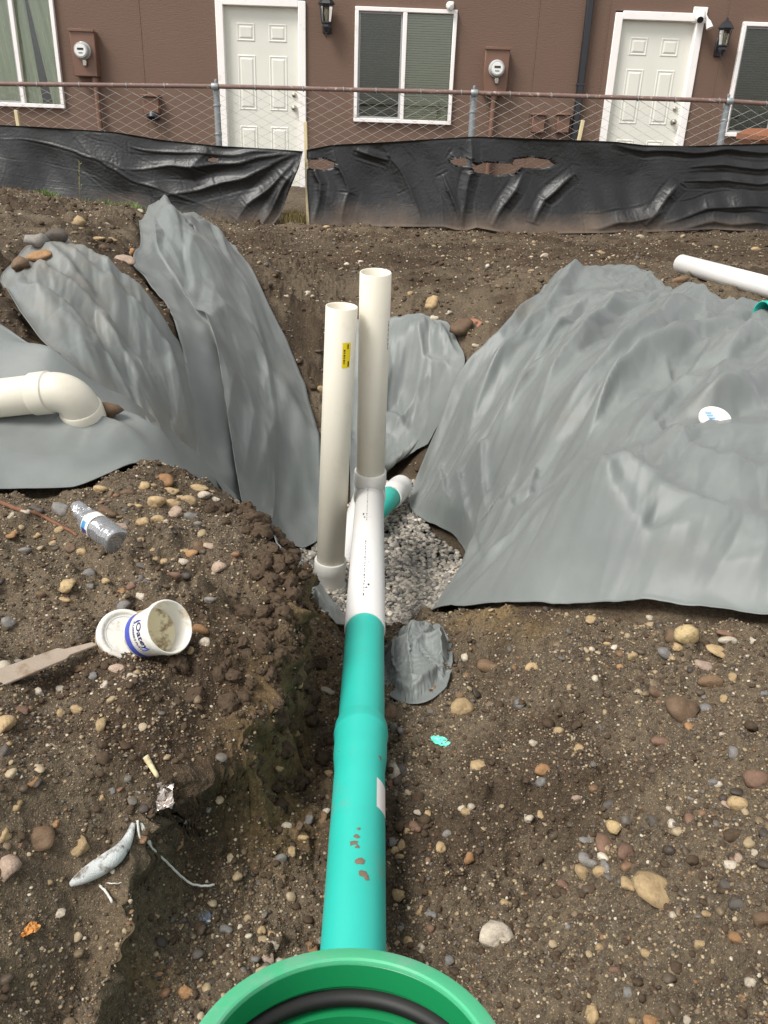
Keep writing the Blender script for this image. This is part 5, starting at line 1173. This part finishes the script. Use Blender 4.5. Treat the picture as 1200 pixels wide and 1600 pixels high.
LAND = [(px_, py_, nm_) for px_, py_, nm_ in ((100,860,'the neck of the water bottle'),(205,875,'the base of the water bottle'),(215,770,'the flat fabric sheet hem'),(300,770,'the fabric strip along the bank lip'),(60,1055,'the rusty flat bar'),(190,1040,'the lid of the putty tub'),(300,1000,'the mouth of the putty tub'),(215,935,'the back of the putty tub'),(330,890,'the lip of the left bank'),
  (20,840,'the thin brown root'),(244,1240,'the foil scrap'),(120,1390,'the foam strip'),(310,1395,'the looped white string'),(40,1470,'the orange clay lump'),(30,1300,'the large brown bank stone'),(20,1150,'the end of the flat bar'),(320,1436,'the slate chip'),(430,1490,'the green bell on the trench floor'),(500,1280,'the left side of the teal pipe'),(515,1090,'the bell joint of the teal pipe'),
  (625,1215,'the right side of the bell joint'),(620,1320,'the paper label on the teal pipe'),(640,1420,'the mud spots on the teal pipe'),(689,1161,'the pale teal plastic chip'),(650,1100,'the crumpled fabric scrap'),(770,1040,'the brown stone below the hem'),(930,975,'the hem of the wide right sheet'),(1090,1010,'the yellowish stone below the wide sheet'),(1067,1102,'the large brown slope stone'),(1150,1240,'the reddish stone high on the slope'),
  (930,1340,'the cluster beside the large tan stone'),(1027,1384,'the large tan stone'),(1150,1400,'the dark stones past the large tan one'),(779,1463,'the off-white slab stone'),(735,1338,'the orange wedge stone'),(850,1210,'the middle of the right slope'),(1000,1560,'the foot of the right slope'),(860,1300,'the shell-white stone'),
  (677,474,'the top of the pit back'),(725,512,'the broken brick piece'),(125,348,'the mound above the muddy sheet'),(198,405,'the top of the peaked fabric sheet'),(295,325,'the grass at the fence foot'),(967,424,'the top hem of the wide sheet'),(1070,455,'the loose white pipe'),(1150,507,'the loose teal pipe'),(480,470,'the tops of the standpipes'),(560,385,'the wheel track'),(950,385,'the film with oval tears'))]
LAND = [(*[float(v) for v in hit([a_], [b_])[0][:2]], c_) for a_, b_, c_ in LAND]
SIZE = lambda d: 'large' if d > .055 else ('small' if d < .022 else 'medium')
count = 0
stones = []
def put_stone(px, py, wpx, hpx, col, where, p=None):
    global count
    if p is None:
        if 'muddy' in where or 'elbow' in where:
            p = hitH(px, py+hpx*.3); p.z = sheet_z('B' if 'muddy' in where else 'A', p.x, p.y)
        else: p = hitH(px, py+hpx*.12)
    dep = (p-Vector((0,0,CZ))).dot(FW); wm = wpx*dep/F; hm = hpx*dep/F
    o = bpy.data.objects.new('stone', SV[random.randrange(10)]); C.objects.link(o)
    hz = min(wm, hm)*random.uniform(.62,.82)
    o.scale = (wm/2*1.24, max(wm*.7, hm)/2*1.2, hz/2*1.32)
    o.rotation_euler = (random.uniform(-.2,.2), random.uniform(-.2,.2), random.uniform(-.25,.25))
    sink = .45 if 'fabric' in where or 'elbow' in where else .17
    o.location = p+Vector((0,0,hz*sink))
    s = SIZE(max(wm, hm))
    lm = min(LAND, key=lambda L: (L[0]-p.x)**2+(L[1]-p.y)**2)[2]
    form = 'round' if .8 < hm/wm < 1.3 else ('long' if wm > hm*1.7 or hm > wm*1.3 else 'oval')
    place = where if ('muddy' in where or 'elbow' in where) else 'near '+lm
    o['label'] = f'{s} {form} {SNAME[col]} stone {place}'; o['category'] = 'stone'; o['group'] = f'{s} {form} {SNAME[col]} stones {place}'
    # colour is set on the object so that the mesh can be shared
    o.data = stone_mesh(random.randrange(10), col)
    count += 1; stones.append((p.x, p.y, max(wm, hm)/2))
_sm = {}
def stone_mesh(k, col):
    if (k, col) not in _sm:
        me = SV[k].copy(); me.name = 'stone'; me.materials.clear(); me.materials.append(M['st_'+col]); _sm[(k, col)] = me
    return _sm[(k, col)]
for where, L in TRACED.items():
    for a in L: put_stone(*a, where)
# more stones of the same kinds, smaller, where the photograph shows them thickest
cols = 'ttttgggbbowwdrpp'
tries = 0
while count < 300 and tries < 4000:
    tries += 1
    px, py = random.uniform(0,1200), random.uniform(760,1590)
    p = hitH(px, py)
    if under_sheet(np.array([p.x]), np.array([p.y]))[0] or p.y > 2.3: continue
    if noise(p.x*3, p.y*3, 77)+.25 < random.uniform(-.3,.6): continue
    wp = random.uniform(9, 14)
    if abs(p.x+.03) < .09 or any((p.x-s[0])**2+(p.y-s[1])**2 < (s[2]+.012)**2 for s in stones): continue
    where = 'on the trench floor beside the teal pipe' if abs(p.x) < .3 and p.z < .16 else ('on the right-hand slope of the trench' if p.x > 0 else 'on the left bank below the bottle')
    put_stone(px, py, wp, wp*random.uniform(.7,1.05), random.choice(cols), where, p)

def scatter(name, pts, scl, mat, seed, sub=1, disp=.45, nsc=.8):
    """many small stones as one object: points carrying instanced pebbles"""
    n = len(pts); r = np.random.default_rng(seed)
    me = bpy.data.meshes.new(name); me.vertices.add(n); me.vertices.foreach_set('co', np.asarray(pts, np.float32).ravel())
    a = me.attributes.new('scl', 'FLOAT_VECTOR', 'POINT'); a.data.foreach_set('vector', np.asarray(scl, np.float32).ravel())
    rot = np.stack([r.uniform(-.5,.5,n), r.uniform(-.5,.5,n), r.uniform(0,2*PI,n)], 1)
    a = me.attributes.new('rot', 'FLOAT_VECTOR', 'POINT'); a.data.foreach_set('vector', rot.astype(np.float32).ravel())
    o = bpy.data.objects.new(name, me); C.objects.link(o)
    g = bpy.data.node_groups.new(name, 'GeometryNodeTree')
    g.interface.new_socket('Geometry', in_out='INPUT', socket_type='NodeSocketGeometry'); g.interface.new_socket('Geometry', in_out='OUTPUT', socket_type='NodeSocketGeometry')
    gi, go = g.nodes.new('NodeGroupInput'), g.nodes.new('NodeGroupOutput')
    ip = g.nodes.new('GeometryNodeInstanceOnPoints'); join = g.nodes.new('GeometryNodeJoinGeometry')
    for k in range(4):
        ic = g.nodes.new('GeometryNodeMeshIcoSphere'); ic.inputs['Radius'].default_value = 1; ic.inputs['Subdivisions'].default_value = sub+1
        no = g.nodes.new('ShaderNodeTexNoise'); no.noise_dimensions = '4D'; no.inputs['W'].default_value = seed+k*7.3; no.inputs['Scale'].default_value = nsc; no.inputs['Detail'].default_value = 1 if nsc < 1 else 4
        sb = g.nodes.new('ShaderNodeVectorMath'); sb.operation = 'SUBTRACT'; sb.inputs[1].default_value = (.5,.5,.5); g.links.new(no.outputs['Color'], sb.inputs[0])
        ml = g.nodes.new('ShaderNodeVectorMath'); ml.operation = 'SCALE'; ml.inputs['Scale'].default_value = disp*3; g.links.new(sb.outputs[0], ml.inputs[0])
        sp_ = g.nodes.new('GeometryNodeSetPosition'); g.links.new(ic.outputs['Mesh'], sp_.inputs['Geometry']); g.links.new(ml.outputs[0], sp_.inputs['Offset'])
        ss = g.nodes.new('GeometryNodeSetShadeSmooth'); g.links.new(sp_.outputs[0], ss.inputs['Geometry'])
        mt = g.nodes.new('GeometryNodeSetMaterial'); mt.inputs['Material'].default_value = mat; g.links.new(ss.outputs[0], mt.inputs['Geometry'])
        gt = g.nodes.new('GeometryNodeGeometryToInstance'); g.links.new(mt.outputs[0], gt.inputs[0]); g.links.new(gt.outputs[0], join.inputs[0])
    ri = g.nodes.new('FunctionNodeRandomValue'); ri.data_type = 'INT'; ri.inputs[4].default_value = 0; ri.inputs[5].default_value = 3
    ip.inputs['Pick Instance'].default_value = True
    def attr(nm):
        n_ = g.nodes.new('GeometryNodeInputNamedAttribute'); n_.data_type = 'FLOAT_VECTOR'; n_.inputs['Name'].default_value = nm; return n_.outputs['Attribute']
    g.links.new(gi.outputs[0], ip.inputs['Points']); g.links.new(join.outputs[0], ip.inputs['Instance']); g.links.new(ri.outputs[2], ip.inputs['Instance Index'])
    g.links.new(attr('rot'), ip.inputs['Rotation']); g.links.new(attr('scl'), ip.inputs['Scale']); g.links.new(ip.outputs[0], go.inputs[0])
    o.modifiers.new('scatter', 'NODES').node_group = g
    me.materials.append(mat)
    return o
def grit_points(n, y0, y1, s0, s1, seed, clump=3.0, thr=-.25):
    r = np.random.default_rng(seed)
    y = np.sqrt(r.uniform(y0**2, y1**2, n)) if y0 > 1 else r.uniform(y0, y1, n); x = r.uniform(-1, 1, n)*(.85+.62*y)
    k = ~under_sheet(x, y) & (noise(x*clump, y*clump, seed)+.5*noise(x*clump*4, y*clump*4, seed+1) > r.uniform(thr-.5, thr+.5, n))
    pit = (x > -.5) & (x < .5) & (y > 2.55) & (y < 4.05); k &= ~pit
    x, y = x[k], y[k]; s = s0+(s1-s0)*r.uniform(0,1,len(x))**2.6
    scl = np.stack([s*r.uniform(.8,1.3,len(x)), s*r.uniform(.8,1.1,len(x)), s*r.uniform(.5,.85,len(x))], 1)
    z = H(x, y)+s*.18; ox, oy = overhang(x, y)
    return np.stack([x+ox, y+oy, z], 1), scl
P1, S1 = grit_points(210000, .45, 2.7, .0010, .0042, 11, thr=-.45); P2, S2 = grit_points(75000, 2.4, 8.1, .0022, .009, 12)
P3, S3 = grit_points(12500, .45, 3.2, .0035, .0115, 13, 2.4, .22); P4, S4 = grit_points(3000, 3, 8.1, .008, .022, 14, 1.5, .1)
stuff(scatter('pebbles', np.concatenate([P1,P2]), np.concatenate([S1,S2]), M['grit'], 3, 0), 'fine mixed pebbles and sand grains strewn over the soil', 'pebbles')
stuff(scatter('pebbles', np.concatenate([P3,P4]), np.concatenate([S3,S4]), M['grit'], 4, 1), 'small rounded pebbles strewn over the trench and yard', 'pebbles')
# crumbs of dark earth
P5, S5 = grit_points(40000, .45, 3.0, .0015, .008, 15, 2.6, .05); P6, S6 = grit_points(9000, 3, 8.1, .006, .022, 16, 1.2, .05)
M['crumb'] = simple('earth_crumb', lin((76,63,50)), .95, .35, 3, spec=.2)
P7, S7 = grit_points(2000, .5, 2.9, .005, .015, 17, 2.1, .4)
stuff(scatter('soil_crumbs', np.concatenate([P5,P6,P7]), np.concatenate([S5,S6,S7]), M['crumb'], 5, 1, .5, 1.8), 'loose dark earth crumbs scattered over the trench and yard', 'soil crumbs')
# clods broken off along the cut edge of the left bank
r = np.random.default_rng(33); lp = resample(LIPXY, 400); nl = 1000; q = r.integers(20, 265, nl); off_ = r.normal(.0,.05,(nl,2)); xy_ = lp[q]+off_*np.array([1,.7])
sz = .0015+.022*r.uniform(0,1,nl)**4.5; pz = H(xy_[:,0], xy_[:,1])+sz*.15; ov = overhang(xy_[:,0], xy_[:,1]); xy_ = xy_+np.stack(ov, 1)
stuff(scatter('soil_clods', np.c_[xy_, pz], np.stack([sz*r.uniform(.8,1.4,nl), sz*r.uniform(.7,1.1,nl), sz*r.uniform(.6,1,nl)], 1), M['crumb'], 9, 2, .55, 2.2), 'dark crumbly earth clods along the cut edge of the left bank', 'soil clods')
# washed drain gravel in the pit
r = np.random.default_rng(21); n = 17000
x = r.uniform(-.62,.6,n); y = r.uniform(2.45,4.1,n); z = Hs(x, y); k = (z < -.17) & (~in_poly(x, y, SHEETS['C']['poly'])) & (~in_poly(x, y, SHEETS['A']['poly'])) & (~in_poly(x-.03, y, SHEETS['E']['poly'])) & ((z < -.33) | (y < 3.2))
x, y = x[k], y[k]; s = r.uniform(.007,.0132,len(x))
scl = np.stack([s*r.uniform(.9,1.35,len(x)), s, s*r.uniform(.55,.8,len(x))], 1)
stuff(scatter('gravel', np.stack([x, y, Hs(x, y)-.006+r.uniform(0,.016,len(x))], 1), scl, M['drain_gravel'], 6, 1, .28), 'washed grey drain gravel covering the bottom of the pit', 'gravel')

# ------------------------------------------------------------------ grass and weed along the fence foot
M['grass'] = simple('grass_blade', lin((92,120,48)), .7, .3, 3); M['dry_grass'] = simple('dry_grass', lin((150,136,90)), .8, .25, 3)
def tuft(px, py, Y, n, hgt, spread, mat, label):
    c = at_y(px, py, Y); mb = MB()
    for _ in range(n):
        a = random.uniform(0, 2*PI); x = c.x+random.gauss(0, spread); y = Y+random.gauss(0, .04); z = float(H(np.array([x]), np.array([y]))[0])-.01
        h = hgt*random.uniform(.4,1.1); l = h*random.uniform(.2,.8); dx, dy = math.cos(a), math.sin(a); wv = .0025
        p = [Vector((x,y,z)), Vector((x+dx*l*.35,y+dy*l*.35,z+h*.6)), Vector((x+dx*l,y+dy*l,z+h*random.uniform(.7,1)))]
        s_ = Vector((-dy,dx,0))*wv
        mb.add([p[0]-s_,p[0]+s_,p[1]-s_*.8,p[1]+s_*.8,p[2]], [(0,1,3,2),(2,3,4)])
    return stuff(mb.build('grass', mat), label, 'grass')
tuft(78, 312, 7.72, 160, .07, .07, M['grass'], 'green grass tuft at the foot of the film near the weed'); tuft(188, 320, 7.72, 260, .07, .13, M['grass'], 'low green grass strip at the foot of the black film')
tuft(285, 330, 7.75, 180, .06, .13, M['grass'], 'green grass tuft at the foot of the film near two white stones')
tuft(456, 340, 8.12, 420, .16, .06, M['dry_grass'], 'dry grass growing in the gap between the film sheets'); tuft(462, 345, 8.2, 160, .1, .05, M['grass'], 'green grass growing in the gap between the film sheets')
w0 = at_y(126, 320, 7.7); w0.z = float(H(np.array([w0.x]), np.array([7.7]))[0])
t = thing('weed', 'dry upright weed stalk standing before the black film', 'weed', w0)
keep(t, MB().tube([w0, w0+Vector((.01,0,.15)), w0+Vector((.03,0,.33))], [.0035,.0028,.0015], 6).build('stem', M['dry_grass'], smooth=True))
mb = MB()
for k in range(16):
    z = random.uniform(.12,.33); a = random.uniform(0,6.28); b_ = w0+Vector((.03*z/.33,0,z)); e = b_+Vector((math.cos(a)*.03, math.sin(a)*.03, .02)); s_ = Vector((-math.sin(a), math.cos(a), .3))*.005
    mb.add([b_, (b_+e)/2+s_, e, (b_+e)/2-s_], [(0,1,2,3)])
keep(t, mb.build('leaves', M['grass']))
